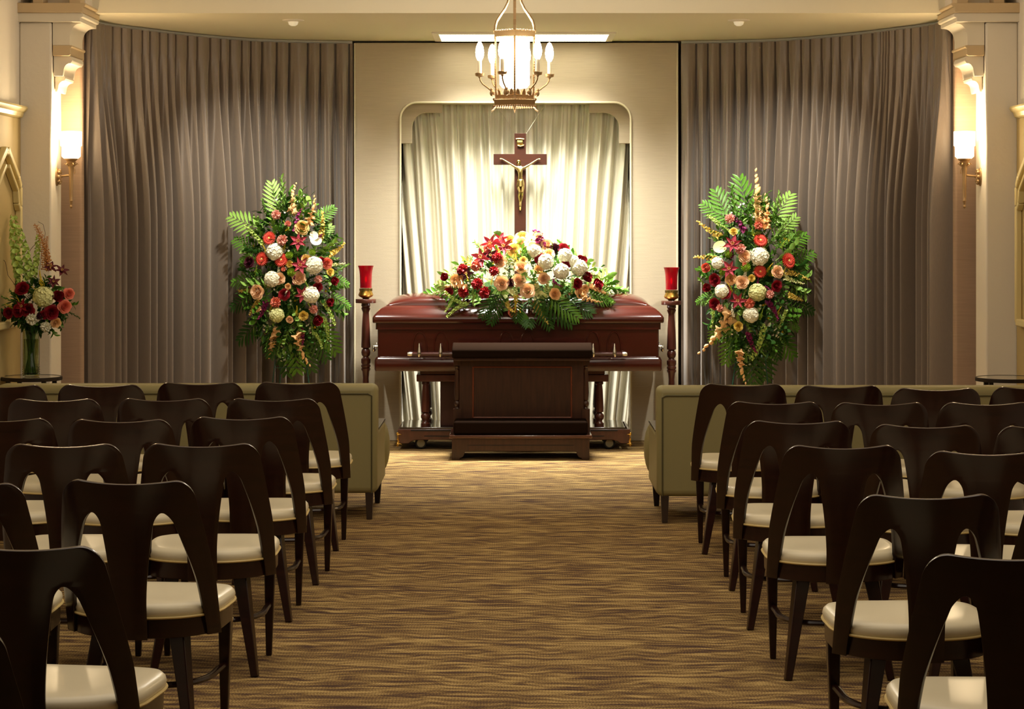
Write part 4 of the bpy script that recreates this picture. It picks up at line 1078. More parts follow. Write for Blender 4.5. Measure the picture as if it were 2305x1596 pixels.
def floret_spike(kind):
    def fn(m):
        rnd = random.Random(8); n = {'gladiolus': 11, 'snapdragon': 26, 'bells': 38, 'stock': 24, 'foxtail': 90, 'solidago': 60}[kind]
        for i in range(n):
            t_ = i/(n-1); x = .22*t_*t_; a = i*2.4 if kind != 'gladiolus' else (i % 2)*1.2+rnd.uniform(-.3, .3)
            z = .12+t_*.82
            if kind == 'gladiolus':
                sc = .12*(1-t_)+.045; M = T(x, 0, z) @ RZ(a-.6) @ RX(R(-55+30*t_))
                if t_ < .6:
                    for q in range(5): petal(m, M @ T(0, 0, 0) @ RZ(q*2*PI/5) @ RX(R(62)), sc*1.05, sc*.42, cup=.6, curl=-.4, tip=.55, base=.3, nu=3, nv=4)
                else: m.add(*_bud(sc*.5, sc*1.6), M)
            elif kind in ('snapdragon', 'stock'):
                sc = (.085 if kind == 'snapdragon' else .11)*(1-.6*t_)+.012; M = T(x, 0, z) @ RZ(a) @ RX(R(-60+20*t_))
                if t_ < .75:
                    for q in range(4): petal(m, M @ T(0, 0, sc*.5) @ RZ(q*PI/2+.3) @ RX(R(45)), sc*.9, sc*.55, cup=.5, curl=-.4, tip=.7, base=.5, nu=2, nv=3)
                else: m.add(*_bud(sc*.6, sc*1.5), M)
            elif kind == 'bells':
                sc = .034*(1-.5*t_)+.011; M = T(x, 0, z) @ RZ(a) @ RX(R(-62))
                nn = 9; vs = []
                for (r, zz) in ((.2, 0), (.5, .5), (1.0, 1.0), (1.15, 1.05)):
                    for q in range(nn): an = 2*PI*q/nn; vs.append((r*sc*math.cos(an), r*sc*math.sin(an), zz*sc+.02))
                m.add(vs, [(j*nn+q, j*nn+(q+1) % nn, (j+1)*nn+(q+1) % nn, (j+1)*nn+q) for j in range(3) for q in range(nn)]+[tuple(range(nn))], M)
            elif kind == 'foxtail':
                sc = .045*(1-.6*t_)+.008; M = T(x, 0, z) @ RZ(a) @ RX(R(-80))
                m.tube([(M @ Vector((0, 0, 0))), (M @ Vector((0, 0, sc*1.6)))], [sc*.3, sc*.1], 4); m.ball(M @ Vector((0, 0, sc*1.7)), sc*.35, 5, 4)
            elif kind == 'solidago':
                rr = .16*(1-t_); M = Vector((x+rr*math.cos(a)*rnd.random(), rr*math.sin(a)*rnd.random(), z)); m.ball(M, .028, 5, 4)
    return fn
def _bud(r, L_):
    vs = []; n = 6
    for (q, z) in ((.3, 0), (1, .4), (.7, .75), (.1, 1)):
        for i in range(n): a = 2*PI*i/n; vs.append((q*r*math.cos(a), q*r*math.sin(a), z*L_))
    return vs, [(j*n+i, j*n+(i+1) % n, (j+1)*n+(i+1) % n, (j+1)*n+i) for j in range(3) for i in range(n)]+[tuple(3*n+i for i in range(n))]
def leafblade(m, M, L_, W, droop=-.2, fold=.35):
    def f(u, v):
        s_ = u*2-1; w_ = W*math.sin(PI*(v*.94+.05))**.85
        return (s_*w_, v*L_, fold*abs(s_)*w_+droop*L_*v*v)
    m.grid(f, 2, 5, M)
def palm(m):       # unit length 1 along +Z, blade faces +-Y
    m.tube([(0, 0, 0), (.0, .03, .5), (0, .0, 1)], [.012, .009, .003], 5)
    n = 9
    for i in range(n):
        t_ = .12+.86*i/(n-1); L_ = .48*math.sin(PI*min(1, t_*.75+.12))*(1-.3*t_)
        for s in (-1, 1):
            M = T(0, .03*math.sin(PI*t_), t_) @ Matrix.Rotation(s*R(58-26*t_), 4, 'Y') @ RX(R(90)) @ RZ(R(0))
            leafblade(m, M, L_*.85+.07, .033, droop=-.12 if i % 2 else -.2, fold=.3)
def ruscus(m):
    m.tube([(0, 0, 0), (.02, 0, .5), (0, 0, 1)], [.012, .009, .004], 5); rnd = random.Random(9)
    for i in range(26):
        t_ = .1+.88*i/25; a = i*2.4
        M = T(.02*math.sin(PI*t_), 0, t_) @ RZ(a) @ RX(R(52+15*rnd.random()))
        leafblade(m, M, .15*(1-.4*t_)+.04, .036*(1-.3*t_), fold=.3)
def bigleaf(m):
    leafblade(m, T(0, 0, .0) @ RX(R(85)), 1, .26, droop=-.25, fold=.2)
    m.tube([(0, 0, -.15), (0, 0, .05)], .015, 5)
def leafy(m):
    rnd = random.Random(19); m.tube([(0, 0, 0), (0, .02, .8)], [.012, .005], 5)
    for i in range(11):
        t_ = .15+.8*i/10; a = i*2.0; leafblade(m, T(0, 0, t_*.85) @ RZ(a) @ RX(R(48)), .34, .085, fold=.25, droop=-.3)
def fmat(name, col, rough=.5, var=.12, back=None): return mat(name, col, rough, noise=((60, 60, 60), var), sss=0, spec=.3)
C = dict(peach=fmat('peach_petal', '#f5cca2'), yellowpeach=fmat('yellow_peach_petal', '#f2cf86'), red=fmat('red_petal', '#8e1a26'), coral=fmat('coral_petal', '#e8846c'),
         gerb=fmat('gerbera_red', '#dd5040'), pink=fmat('pink_petal', '#f0ac9c'), carn=fmat('carnation_red', '#b02a30'), lily=fmat('lily_crimson', '#b04454'),
         white=fmat('cream_petal', '#f6f3dc'), greenwhite=fmat('green_cream_petal', '#dfe0a0'), purple=fmat('purple_petal', '#82225a'), orange=fmat('orange_petal', '#f2c48a'),
         yellow=fmat('yellow_petal', '#e6c866'), goldy=fmat('solidago_yellow', '#d8c030'), bell=fmat('bell_green', '#b8d070'), lime=fmat('lime_petal', '#9cb83c'),
         leaf=fmat('leaf_green', '#56842a', .4, .3), dleaf=fmat('dark_leaf', '#30551f', .4, .3), lleaf=fmat('light_leaf', '#8cb455', .45, .25), plum=fmat('plum_petal', '#4a1a28'),
         eye=fmat('flower_eye', '#e8c878'), bellvar=fmat('variegated', '#cfd08c'), orchid=fmat('orchid_plum', '#6a2c34'), fox=fmat('foxtail_orange', '#c08a54'))
KIND = {'rose': (rose, 'rose'), 'bud': (rosebud, 'rose_bud'), 'gerbera': (gerbera, 'gerbera'), 'lily': (lily, 'lily'), 'hydrangea': (hydrangea, 'hydrangea'), 'carnation': (carnation, 'carnation'), 'mum': (mum, 'button_mum'), 'anthurium': (anthurium, 'anthurium'),
        'gladiolus': (floret_spike('gladiolus'), 'gladiolus'), 'snapdragon': (floret_spike('snapdragon'), 'snapdragon'), 'bells': (floret_spike('bells'), 'bells_of_ireland'), 'stock': (floret_spike('stock'), 'stock_flower'),
        'foxtail': (floret_spike('foxtail'), 'foxtail_lily'), 'solidago': (floret_spike('solidago'), 'goldenrod'), 'palm': (palm, 'palm_frond'), 'ruscus': (ruscus, 'ruscus_sprig'), 'bigleaf': (bigleaf, 'broad_leaf'), 'leafy': (leafy, 'leafy_sprig')}
def fmesh(kind, col): return fm(KIND[kind][1]+'|'+kind+col, KIND[kind][0], C[col])
GROW = dict(rose=1.08, bud=1.15, hydrangea=1.18, carnation=1.2, lily=1.0, gerbera=1.05, mum=1.25)
def put(parent, kind, col, pos, d, size, spin=None):
    size *= GROW.get(kind, 1)
    o = bpy.data.objects.new(KIND[kind][1], fmesh(kind, col)); COL.objects.link(o); o.parent = parent
    q = Vector(d).normalized().to_track_quat('Z', 'Y')
    if spin is None: spin = random.random()*6.28
    q = q @ Quaternion((0, 0, 1), spin)
    o.rotation_mode = 'QUATERNION'; o.rotation_quaternion = q; o.location = Vector(pos)-parent.location; o.scale = (size,)*3
    if kind == 'gerbera':
        e = bpy.data.objects.new('flower_eye', fm('flower_eye|g', gerbera_eye, C['eye'])); COL.objects.link(e); e.parent = o
    if kind == 'lily':
        e = bpy.data.objects.new('stamens', fm('stamens|l', stamens, C['eye'])); COL.objects.link(e); e.parent = o
    return o
def spike(parent, kind, col, A, B, spin=None, blade=False):
    """spray element that runs from A (base) to B (tip)"""
    d = B-A; L_ = d.length
    if blade:
        # face the blade towards -Y/up
        q = d.normalized().to_track_quat('Z', 'Y'); 
        n = Vector((random.uniform(-.3, .3), -1, .45)); n = (n-d.normalized()*n.dot(d.normalized())).normalized()
        z = d.normalized(); y = -n; x = y.cross(z).normalized(); y = z.cross(x)
        q = Matrix((x, y, z)).transposed().to_quaternion()
        o = bpy.data.objects.new(KIND[kind][1], fmesh(kind, col)); COL.objects.link(o); o.parent = parent
        o.rotation_mode = 'QUATERNION'; o.rotation_quaternion = q; o.location = A-parent.location; o.scale = (L_,)*3; return o
    return put(parent, kind, col, A, d, L_, spin)

def leaf_filler(parent, c, rad, n, col, seed, front=True):
    """countless small leaves on an ellipsoid shell: one object"""
    rnd = random.Random(seed); m = MB()
    while n > 0:
        d = Vector((rnd.gauss(0, 1), rnd.gauss(0, 1), rnd.gauss(0, 1))).normalized()
        if front and d.y > .35: continue
        n -= 1
        k = rnd.uniform(.78, 1.08); p = c+Vector((d.x*rad[0]*k, d.y*rad[1]*k, d.z*rad[2]*k))
        o = (d+Vector((rnd.uniform(-.9, .9), rnd.uniform(-.7, .3), rnd.uniform(-.9, .9)))).normalized()
        M = Matrix.Translation(p) @ o.to_track_quat('Y', 'Z').to_matrix().to_4x4() @ Matrix.Rotation(rnd.uniform(-1, 1), 4, 'Y')
        L_ = rnd.uniform(.035, .075); leafblade(m, M, L_, L_*rnd.uniform(.16, .3), droop=rnd.uniform(-.3, .1), fold=.3)
    o = m.build('leaf_filler', C[col], parent, world=True, fixn=False); o['kind'] = 'stuff'; return o
def star_filler(parent, c, rad, n, col, seed):
    rnd = random.Random(seed); m = MB()
    while n > 0:
        d = Vector((rnd.gauss(0, 1), rnd.gauss(0, 1), rnd.gauss(0, 1))).normalized()
        if d.y > 0: continue
        n -= 1
        p = c+Vector((d.x*rad[0], d.y*rad[1], d.z*rad[2]))*rnd.uniform(.95, 1.12)
        for q in range(rnd.randint(2, 5)):
            pp = p+Vector((rnd.uniform(-.02, .02), rnd.uniform(-.02, .02), rnd.uniform(-.02, .02)))
            M = Matrix.Translation(pp) @ align((d+Vector((rnd.uniform(-.5, .5),)*3)).normalized())
            for w_ in range(5): petal(m, M @ RZ(w_*2*PI/5) @ RX(R(25)), .012, .005, cup=.2, nu=2, nv=2)
    o = m.build('blossom_filler', C[col], parent, world=True, fixn=False); o['kind'] = 'stuff'; return o

class Spray:
    def __init__(s, parent, cx, cy, hw, hh, Y, bulge):
        s.p, s.cx, s.cy, s.hw, s.hh, s.Y, s.b = parent, cx, cy, hw, hh, Y, bulge
    def pos(s, px, py, lift=0):
        u = (px-s.cx)/s.hw; v = (py-s.cy)/s.hh
        Y = s.Y-s.b*math.sqrt(max(0, 1-u*u-v*v))-lift
        return P(px, py, Y)
    def nrm(s, px, py):
        u = (px-s.cx)/s.hw; v = (py-s.cy)/s.hh
        return Vector((u*.75, -1, -v*.6+.12)).normalized()
    def fl(s, kind, col, px, py, rpx, lift=0, d=None):
        j = Vector((random.uniform(-.15, .15), 0, random.uniform(-.15, .15)))
        return put(s.p, kind, col, s.pos(px, py, lift), (s.nrm(px, py)+j) if d is None else d, rpx/FPX*s.Y)
    def sp(s, kind, col, a, b, la=0, lb=.02, blade=False, spin=None):
        return spike(s.p, kind, col, s.pos(*a, la), s.pos(*b, lb), spin, blade)

def easel_spray(side_txt, cx, cy, Y, data, leafs, label, legs):
    base = P(cx, cy, Y)
    e = thing('wire_easel', 'green wire easel holding the %s standing spray of flowers' % side_txt, 'easel', (base.x, Y, 0), 0, 'wire easels')
    apex = P(cx, 520, Y+.10)
    for (px, yy) in legs:
        m = MB(); f = Vector(((px-VX)/FPX*yy, yy, 0.004)); m.tube([apex, f], .0045, 6); m.build('leg', M_green_wire, e, world=True)
    m = MB(); a = apex.lerp(Vector(((legs[0][0]-VX)/FPX*legs[0][1], legs[0][1], 0)), .62); b = apex.lerp(Vector(((legs[1][0]-VX)/FPX*legs[1][1], legs[1][1], 0)), .62)
    m.tube([a, b], .003, 6); m.build('cross_wire', M_green_wire, e, world=True)
    t = thing('standing_spray', label, 'flower arrangement', tuple(base), 0, 'standing flower sprays')
    S_ = Spray(t, cx, cy, 128, 225, Y, .20)
    m = MB(); m.ball(P(cx, cy+5, Y+.02), .2, 14, 10, (.7, .45, 1.9)); m.build('flower_foam', C['dleaf'], t, world=True)
    for x in leafs: S_.sp(*x[:2], x[2], x[3], la=-.04, lb=.0, blade=x[0] == 'palm')
    for d in data:
        if len(d) == 5: S_.fl(*d, lift=.045)
        else: S_.sp(d[0], d[1], d[2], d[3], la=.03, lb=.035)
    cc = P(cx, cy+5, Y-.02)
    for q, (cl, nn) in enumerate((('leaf', 380), ('lleaf', 240), ('dleaf', 320))): leaf_filler(t, cc, (.31, .15, .58), nn, cl, 50+q)
    star_filler(t, cc, (.30, .17, .55), 40, 'white', 61); star_filler(t, cc, (.30, .17, .55), 26, 'goldy', 62)
    # filler greenery between the blooms
    for i in range(96):
        a = i*2.39996; r = math.sqrt((i+.5)/96)*.95; px = cx+108*r*math.cos(a)+random.uniform(-8, 8); py = cy+8+175*r*math.sin(a)+random.uniform(-8, 8)
        dx, dy = math.cos(a)*26+random.uniform(-14, 14), math.sin(a)*30+random.uniform(-18, 14)
        S_.sp(random.choice(['ruscus', 'leafy', 'leafy']), random.choice(['leaf', 'dleaf', 'lleaf']), (px-dx*.6, py-dy*.6), (px+dx, py+dy), la=-.02, lb=.03)
    for i in range(16):
        a = i*2.39996+1; r = math.sqrt((i+.5)/16)*.8; px = cx+100*r*math.cos(a); py = cy+8+150*r*math.sin(a)
        k_ = random.choice([('solidago', 'goldy'), ('solidago', 'goldy'), ('stock', 'purple'), ('solidago', 'lime'), ('stock', 'white')])
        S_.sp(k_[0], k_[1], (px, py+8), (px+random.uniform(-12, 12), py-20), la=.02, lb=.05)
    return t
random.seed(21)
LD = [('gerbera', 'gerb', 606, 536, 15.5), ('gerbera', 'gerb', 590, 583, 16), ('gerbera', 'gerb', 633, 585, 16),
      ('hydrangea', 'white', 618, 567, 18), ('hydrangea', 'white', 707, 597, 19), ('hydrangea', 'white', 612, 628, 17), ('hydrangea', 'white', 700, 664, 18), ('hydrangea', 'greenwhite', 623, 709, 16),
      ('lily', 'lily', 672, 545, 17), ('lily', 'lily', 676, 599, 17), ('lily', 'lily', 681, 662, 16), ('anthurium', 'white', 714, 537, 17), ('anthurium', 'white', 701, 530, 13),
      ('rose', 'peach', 629, 627, 11), ('rose', 'peach', 673, 626, 13), ('rose', 'peach', 578, 657, 14), ('rose', 'coral', 736, 593, 11), ('rose', 'yellowpeach', 690, 584, 10), ('rose', 'peach', 652, 720, 7),
      ('rose', 'red', 640, 663, 11), ('bud', 'red', 752, 633, 9), ('bud', 'red', 742, 680, 9), ('bud', 'red', 714, 721, 11), ('rose', 'red', 716, 646, 9), ('rose', 'red', 724, 588, 8), ('rose', 'plum', 560, 590, 11),
      ('carnation', 'pink', 622, 484, 10), ('carnation', 'pink', 636, 541, 11), ('carnation', 'coral', 621, 680, 11), ('carnation', 'pink', 705, 696, 9), ('carnation', 'pink', 716, 629, 8), ('carnation', 'coral', 638, 606, 5),
      ('mum', 'lime', 651, 575, 8), ('mum', 'lime', 656, 613, 9), ('mum', 'lime', 702, 568, 8), ('rose', 'yellow', 651, 594, 7), ('rose', 'yellow', 744, 612, 8), ('rose', 'yellow', 683, 711, 9),
      ('rose', 'yellowpeach', 680, 512, 14), ('bud', 'pink', 648, 505, 7), ('rose', 'orange', 648, 645, 6),
      ('stock', 'purple', (667, 530), (664, 470)), ('stock', 'purple', (600, 670), (592, 722)), ('stock', 'purple', (676, 735), (690, 775)), ('stock', 'plum', (590, 650), (555, 640)),
      ('gladiolus', 'orange', (685, 520), (726, 448)), ('gladiolus', 'orange', (662, 490), (651, 408)), ('gladiolus', 'orange', (617, 730), (599, 820)), ('gladiolus', 'orange', (668, 735), (676, 825)), ('gladiolus', 'orange', (590, 690), (570, 712)),
      ('snapdragon', 'yellow', (715, 550), (742, 480)), ('snapdragon', 'yellow', (735, 575), (784, 558)), ('snapdragon', 'yellow', (590, 645), (530, 668)), ('snapdragon', 'yellow', (590, 670), (553, 702)), ('snapdragon', 'greenwhite', (730, 600), (772, 590)),
      ('bells', 'bell', (600, 560), (556, 508)), ('bells', 'bell', (720, 670), (762, 722)), ('bells', 'bell', (725, 710), (752, 760)), ('bells', 'bell', (705, 745), (733, 778)), ('bells', 'bell', (625, 480), (608, 452))]
LL = [('palm', 'lleaf', (600, 520), (522, 488)), ('palm', 'lleaf', (630, 500), (612, 415)), ('palm', 'leaf', (590, 560), (530, 540)), ('ruscus', 'lleaf', (640, 510), (634, 400)), ('ruscus', 'lleaf', (670, 520), (680, 432)), ('ruscus', 'leaf', (615, 510), (590, 450)), ('ruscus', 'leaf', (640, 500), (655, 450)),
      ('palm', 'leaf', (590, 620), (526, 635)), ('palm', 'dleaf', (585, 650), (524, 690)), ('palm', 'dleaf', (600, 700), (540, 765)), ('palm', 'dleaf', (640, 720), (645, 838)), ('palm', 'leaf', (655, 715), (668, 832)), ('palm', 'dleaf', (625, 720), (608, 800)),
      ('palm', 'leaf', (700, 710), (755, 790)), ('palm', 'dleaf', (690, 720), (735, 805)), ('palm', 'lleaf', (705, 550), (745, 510)), ('leafy', 'lleaf', (730, 560), (765, 530)), ('palm', 'leaf', (735, 620), (782, 640)), ('palm', 'leaf', (740, 660), (785, 690)), ('palm', 'leaf', (700, 500), (750, 468)),
      ('ruscus', 'leaf', (730, 600), (775, 598)), ('palm', 'dleaf', (670, 720), (700, 830)), ('palm', 'leaf', (600, 560), (545, 585)), ('leafy', 'lleaf', (745, 690), (778, 712))]
easel_spray('left', 652, 612, 15.95, LD, LL, 'tall flower spray left of the casket, three red gerberas at upper left', [(596, 15.8), (715, 15.8), (620, 16.25)])
random.seed(22)
RD = [('gerbera', 'gerb', 1712, 541, 16), ('gerbera', 'gerb', 1775, 587, 18), ('gerbera', 'gerb', 1711, 611, 15),
      ('hydrangea', 'white', 1710, 577, 20), ('hydrangea', 'greenwhite', 1705, 658, 19), ('hydrangea', 'white', 1690, 708, 17), ('hydrangea', 'white', 1625, 655, 15), ('hydrangea', 'white', 1615, 592, 13),
      ('anthurium', 'greenwhite', 1628, 555, 19), ('lily', 'lily', 1651, 551, 18), ('lily', 'lily', 1643, 606, 17), ('lily', 'lily', 1661, 676, 16),
      ('rose', 'peach', 1677, 577, 12), ('rose', 'peach', 1670, 635, 13), ('rose', 'peach', 1751, 612, 12), ('bud', 'coral', 1590, 603, 10), ('rose', 'orange', 1645, 628, 11),
      ('rose', 'red', 1608, 630, 12), ('bud', 'red', 1592, 648, 9), ('rose', 'red', 1749, 644, 11), ('rose', 'red', 1632, 659, 12), ('rose', 'red', 1608, 684, 11),
      ('carnation', 'pink', 1643, 493, 10), ('carnation', 'pink', 1667, 561, 11), ('carnation', 'pink', 1620, 590, 8), ('carnation', 'pink', 1732, 663, 9), ('carnation', 'pink', 1621, 693, 8), ('carnation', 'coral', 1687, 683, 11), ('carnation', 'coral', 1676, 596, 5), ('carnation', 'coral', 1707, 508, 9),
      ('mum', 'lime', 1679, 602, 10), ('mum', 'lime', 1641, 572, 8), ('mum', 'lime', 1627, 612, 8), ('rose', 'yellow', 1651, 521, 8), ('rose', 'yellow', 1662, 735, 9), ('rose', 'yellow', 1692, 626, 7),
      ('stock', 'purple', (1680, 530), (1655, 475)), ('stock', 'purple', (1722, 672), (1760, 712)), ('stock', 'purple', (1684, 740), (1690, 795)),
      ('gladiolus', 'orange', (1702, 520), (1698, 392)), ('gladiolus', 'orange', (1718, 528), (1736, 442)), ('gladiolus', 'orange', (1708, 520), (1710, 465)), ('gladiolus', 'orange', (1655, 690), (1600, 805)), ('gladiolus', 'orange', (1668, 775), (1669, 855)),
      ('snapdragon', 'yellow', (1628, 535), (1570, 510)), ('snapdragon', 'yellow', (1625, 588), (1570, 568)), ('snapdragon', 'yellow', (1765, 612), (1818, 618)), ('snapdragon', 'yellow', (1768, 660), (1815, 682)), ('snapdragon', 'greenwhite', (1760, 622), (1805, 640)),
      ('bells', 'bell', (1625, 510), (1585, 475)), ('bells', 'bell', (1720, 720), (1712, 815)), ('bells', 'bell', (1772, 690), (1755, 742)), ('bells', 'bell', (1605, 695), (1608, 740)), ('bells', 'bell', (1645, 525), (1625, 500))]
RL = [('palm', 'leaf', (1695, 520), (1666, 405)), ('palm', 'leaf', (1650, 520), (1612, 432)), ('palm', 'lleaf', (1730, 510), (1778, 440)), ('palm', 'lleaf', (1735, 540), (1790, 490)), ('palm', 'leaf', (1745, 560), (1812, 530)), ('palm', 'leaf', (1760, 590), (1828, 570)), ('palm', 'leaf', (1760, 600), (1815, 600)),
      ('palm', 'leaf', (1650, 500), (1585, 460)), ('ruscus', 'leaf', (1660, 510), (1648, 420)), ('ruscus', 'lleaf', (1740, 500), (1755, 430)), ('palm', 'leaf', (1610, 660), (1570, 680)), ('palm', 'dleaf', (1690, 740), (1698, 862)), ('palm', 'leaf', (1740, 720), (1785, 800)), ('palm', 'dleaf', (1735, 730), (1752, 805)),
      ('palm', 'leaf', (1660, 730), (1635, 815)), ('palm', 'leaf', (1650, 700), (1605, 765)), ('palm', 'dleaf', (1675, 750), (1670, 840)), ('palm', 'dleaf', (1770, 670), (1828, 700)), ('palm', 'dleaf', (1770, 655), (1820, 655)), ('leafy', 'lleaf', (1590, 650), (1572, 625)), ('palm', 'leaf', (1730, 550), (1785, 530)), ('palm', 'dleaf', (1705, 740), (1722, 850)), ('palm', 'leaf', (1760, 700), (1795, 740))]
easel_spray('right', 1697, 622, 15.95, RD, RL, 'tall flower spray right of the casket, orange gladiolus at its top', [(1628, 15.8), (1742, 15.8), (1690, 16.25)])

# casket spray
def casket_spray():
    random.seed(23)
    base = Vector((P(1185, 0, 16.28).x, 16.28, 1.125))
    t = thing('casket_spray', 'wide mounded spray of peach and red roses lying on the casket lid', 'flower arrangement', tuple(base))
    S_ = Spray(t, 1180, 665, 225, 150, 16.30, .40)
    pos0 = S_.pos
    def pos(px, py, lift=0):
        p = pos0(px, py, lift)
        if py > 665:            # flowers lie on or hang over the front slope of the lid
            y = 16.10-(py-665)*.0034; y = max(y, 15.93); p = P(px, py, y-lift*.6)
        return p
    S_.pos = pos
    m = MB(); m.ball(Vector((base.x, 16.30, 1.13)), .3, 18, 10, (1.4, .4, .34)); m.build('flower_foam', C['dleaf'], t, world=True)
    cc = Vector((base.x, 16.27, 1.13))
    for q, (cl, nn) in enumerate((('leaf', 420), ('lleaf', 340), ('dleaf', 260), ('bellvar', 160))): leaf_filler(t, cc, (.60, .27, .30), nn, cl, 70+q)
    star_filler(t, cc, (.6, .27, .34), 40, 'white', 81); star_filler(t, cc, (.6, .27, .34), 40, 'goldy', 82)
    D = [('rose', 'yellowpeach', 1175, 533, 13), ('rose', 'yellowpeach', 1147, 540, 12), ('rose', 'peach', 1172, 546, 12), ('rose', 'yellowpeach', 1157, 563, 14), ('rose', 'peach', 1126, 588, 12), ('rose', 'peach', 1173, 600, 13), ('rose', 'peach', 1129, 637, 14), ('rose', 'peach', 1168, 631, 13), ('rose', 'peach', 1187, 654, 14),
         ('rose', 'peach', 1201, 558, 14), ('rose', 'peach', 1232, 550, 13), ('rose', 'orange', 1236, 571, 11), ('rose', 'peach', 1224, 627, 11), ('rose', 'peach', 1212, 534, 11), ('rose', 'coral', 1154, 703, 9),
         ('rose', 'red', 1218, 584, 13), ('rose', 'red', 1275, 594, 9), ('bud', 'red', 1308, 588, 12), ('rose', 'red', 1270, 561, 12), ('rose', 'plum', 1250, 560, 11), ('bud', 'red', 1321, 624, 11), ('rose', 'red', 1300, 639, 11), ('bud', 'red', 1344, 641, 12), ('bud', 'red', 1002, 624, 9), ('rose', 'red', 1010, 656, 9), ('rose', 'plum', 1150, 636, 8),
         ('carnation', 'carn', 1075, 640, 12), ('carnation', 'carn', 1045, 657, 12), ('carnation', 'carn', 1092, 659, 12), ('carnation', 'carn', 1042, 608, 12), ('carnation', 'coral', 1073, 599, 11), ('carnation', 'carn', 1112, 611, 10), ('carnation', 'carn', 1120, 581, 11), ('carnation', 'coral', 1100, 560, 10),
         ('lily', 'lily', 1105, 552, 19), ('lily', 'lily', 1135, 557, 19), ('lily', 'lily', 1085, 583, 20), ('lily', 'lily', 1128, 542, 15), ('lily', 'plum', 1105, 577, 14), ('lily', 'plum', 1052, 618, 14),
         ('hydrangea', 'white', 1272, 576, 16), ('hydrangea', 'white', 1303, 603, 18), ('hydrangea', 'white', 1263, 611, 17), ('hydrangea', 'white', 1228, 590, 17), ('hydrangea', 'white', 1203, 566, 15), ('hydrangea', 'white', 1290, 588, 13),
         ('rose', 'orange', 1250, 662, 11), ('rose', 'orange', 1269, 669, 11), ('rose', 'orange', 1308, 659, 11), ('rose', 'orange', 1318, 650, 8), ('rose', 'yellowpeach', 1178, 586, 8), ('rose', 'orange', 1212, 607, 9),
         ('rose', 'orange', 1025, 630, 11), ('rose', 'orange', 1035, 627, 9),
         ('stock', 'purple', (1240, 628), (1262, 648)), ('stock', 'purple', (1215, 560), (1221, 508)), ('stock', 'purple', (1252, 632), (1245, 645)),
         ('snapdragon', 'yellow', (1138, 672), (1148, 712)), ('snapdragon', 'yellow', (1200, 672), (1219, 728)), ('snapdragon', 'yellow', (1210, 612), (1228, 612)),
         ('gladiolus', 'orange', (1300, 662), (1352, 692)), ('gladiolus', 'orange', (1320, 645), (1378, 668)), ('gladiolus', 'orange', (1060, 640), (985, 635)),
         ('bells', 'bell', (1055, 690), (995, 665)), ('bells', 'bell', (1060, 680), (1000, 700)), ('bells', 'bell', (1070, 660), (1058, 690)), ('bells', 'bell', (1290, 620), (1287, 660)), ('bells', 'bell', (1020, 672), (1008, 700)), ('bells', 'bell', (1080, 550), (1064, 548)),
         ('solidago', 'goldy', (1160, 660), (1165, 700)), ('solidago', 'goldy', (1105, 645), (1108, 618)), ('solidago', 'goldy', (1055, 635), (1050, 615)), ('solidago', 'goldy', (1165, 590), (1155, 572)), ('solidago', 'goldy', (1125, 570), (1118, 552)), ('solidago', 'goldy', (1190, 596), (1196, 585)), ('solidago', 'goldy', (1100, 632), (1085, 620)), ('solidago', 'goldy', (1170, 690), (1170, 710))]
    Lf = [('palm', 'dleaf', (1130, 655), (1105, 725)), ('palm', 'dleaf', (1120, 655), (1085, 712)), ('palm', 'dleaf', (1205, 665), (1238, 735)), ('palm', 'dleaf', (1220, 665), (1285, 728)), ('palm', 'leaf', (1235, 665), (1300, 715)), ('palm', 'dleaf', (1160, 665), (1165, 722)), ('palm', 'dleaf', (1190, 670), (1190, 732)), ('palm', 'dleaf', (1270, 670), (1330, 705)),
          ('palm', 'leaf', (1060, 650), (962, 664)), ('palm', 'lleaf', (1070, 640), (990, 640)), ('palm', 'lleaf', (1310, 645), (1405, 658)), ('ruscus', 'leaf', (1330, 640), (1408, 655)), ('leafy', 'lleaf', (1330, 640), (1378, 618)), ('leafy', 'leaf', (1350, 645), (1385, 632)), ('palm', 'leaf', (1320, 660), (1375, 678)),
          ('ruscus', 'lleaf', (1080, 625), (1022, 602)), ('ruscus', 'lleaf', (1100, 580), (1068, 545)), ('bigleaf', 'lleaf', (1135, 555), (1133, 520)), ('bigleaf', 'lleaf', (1092, 575), (1074, 557)), ('bigleaf', 'leaf', (1255, 690), (1242, 655)), ('bigleaf', 'leaf', (1230, 670), (1238, 700)), ('bigleaf', 'leaf', (1220, 680), (1215, 715)), ('bigleaf', 'leaf', (1165, 700), (1190, 735)),
          ('bigleaf', 'leaf', (1150, 620), (1155, 645)), ('leafy', 'lleaf', (1270, 560), (1255, 540)), ('leafy', 'bellvar', (1130, 600), (1150, 610)), ('leafy', 'bellvar', (1180, 620), (1205, 632)), ('leafy', 'bellvar', (1195, 545), (1215, 525)), ('leafy', 'bellvar', (1140, 590), (1160, 600)), ('ruscus', 'leaf', (1060, 690), (1005, 690)), ('bigleaf', 'lleaf', (1110, 540), (1106, 525))]
    for x in Lf: S_.sp(*x[:2], x[2], x[3], la=.0, lb=.015, blade=x[0] == 'palm')
    for d in D:
        if len(d) == 5: S_.fl(*d, lift=.03)
        else: S_.sp(d[0], d[1], d[2], d[3], la=.05, lb=.07)
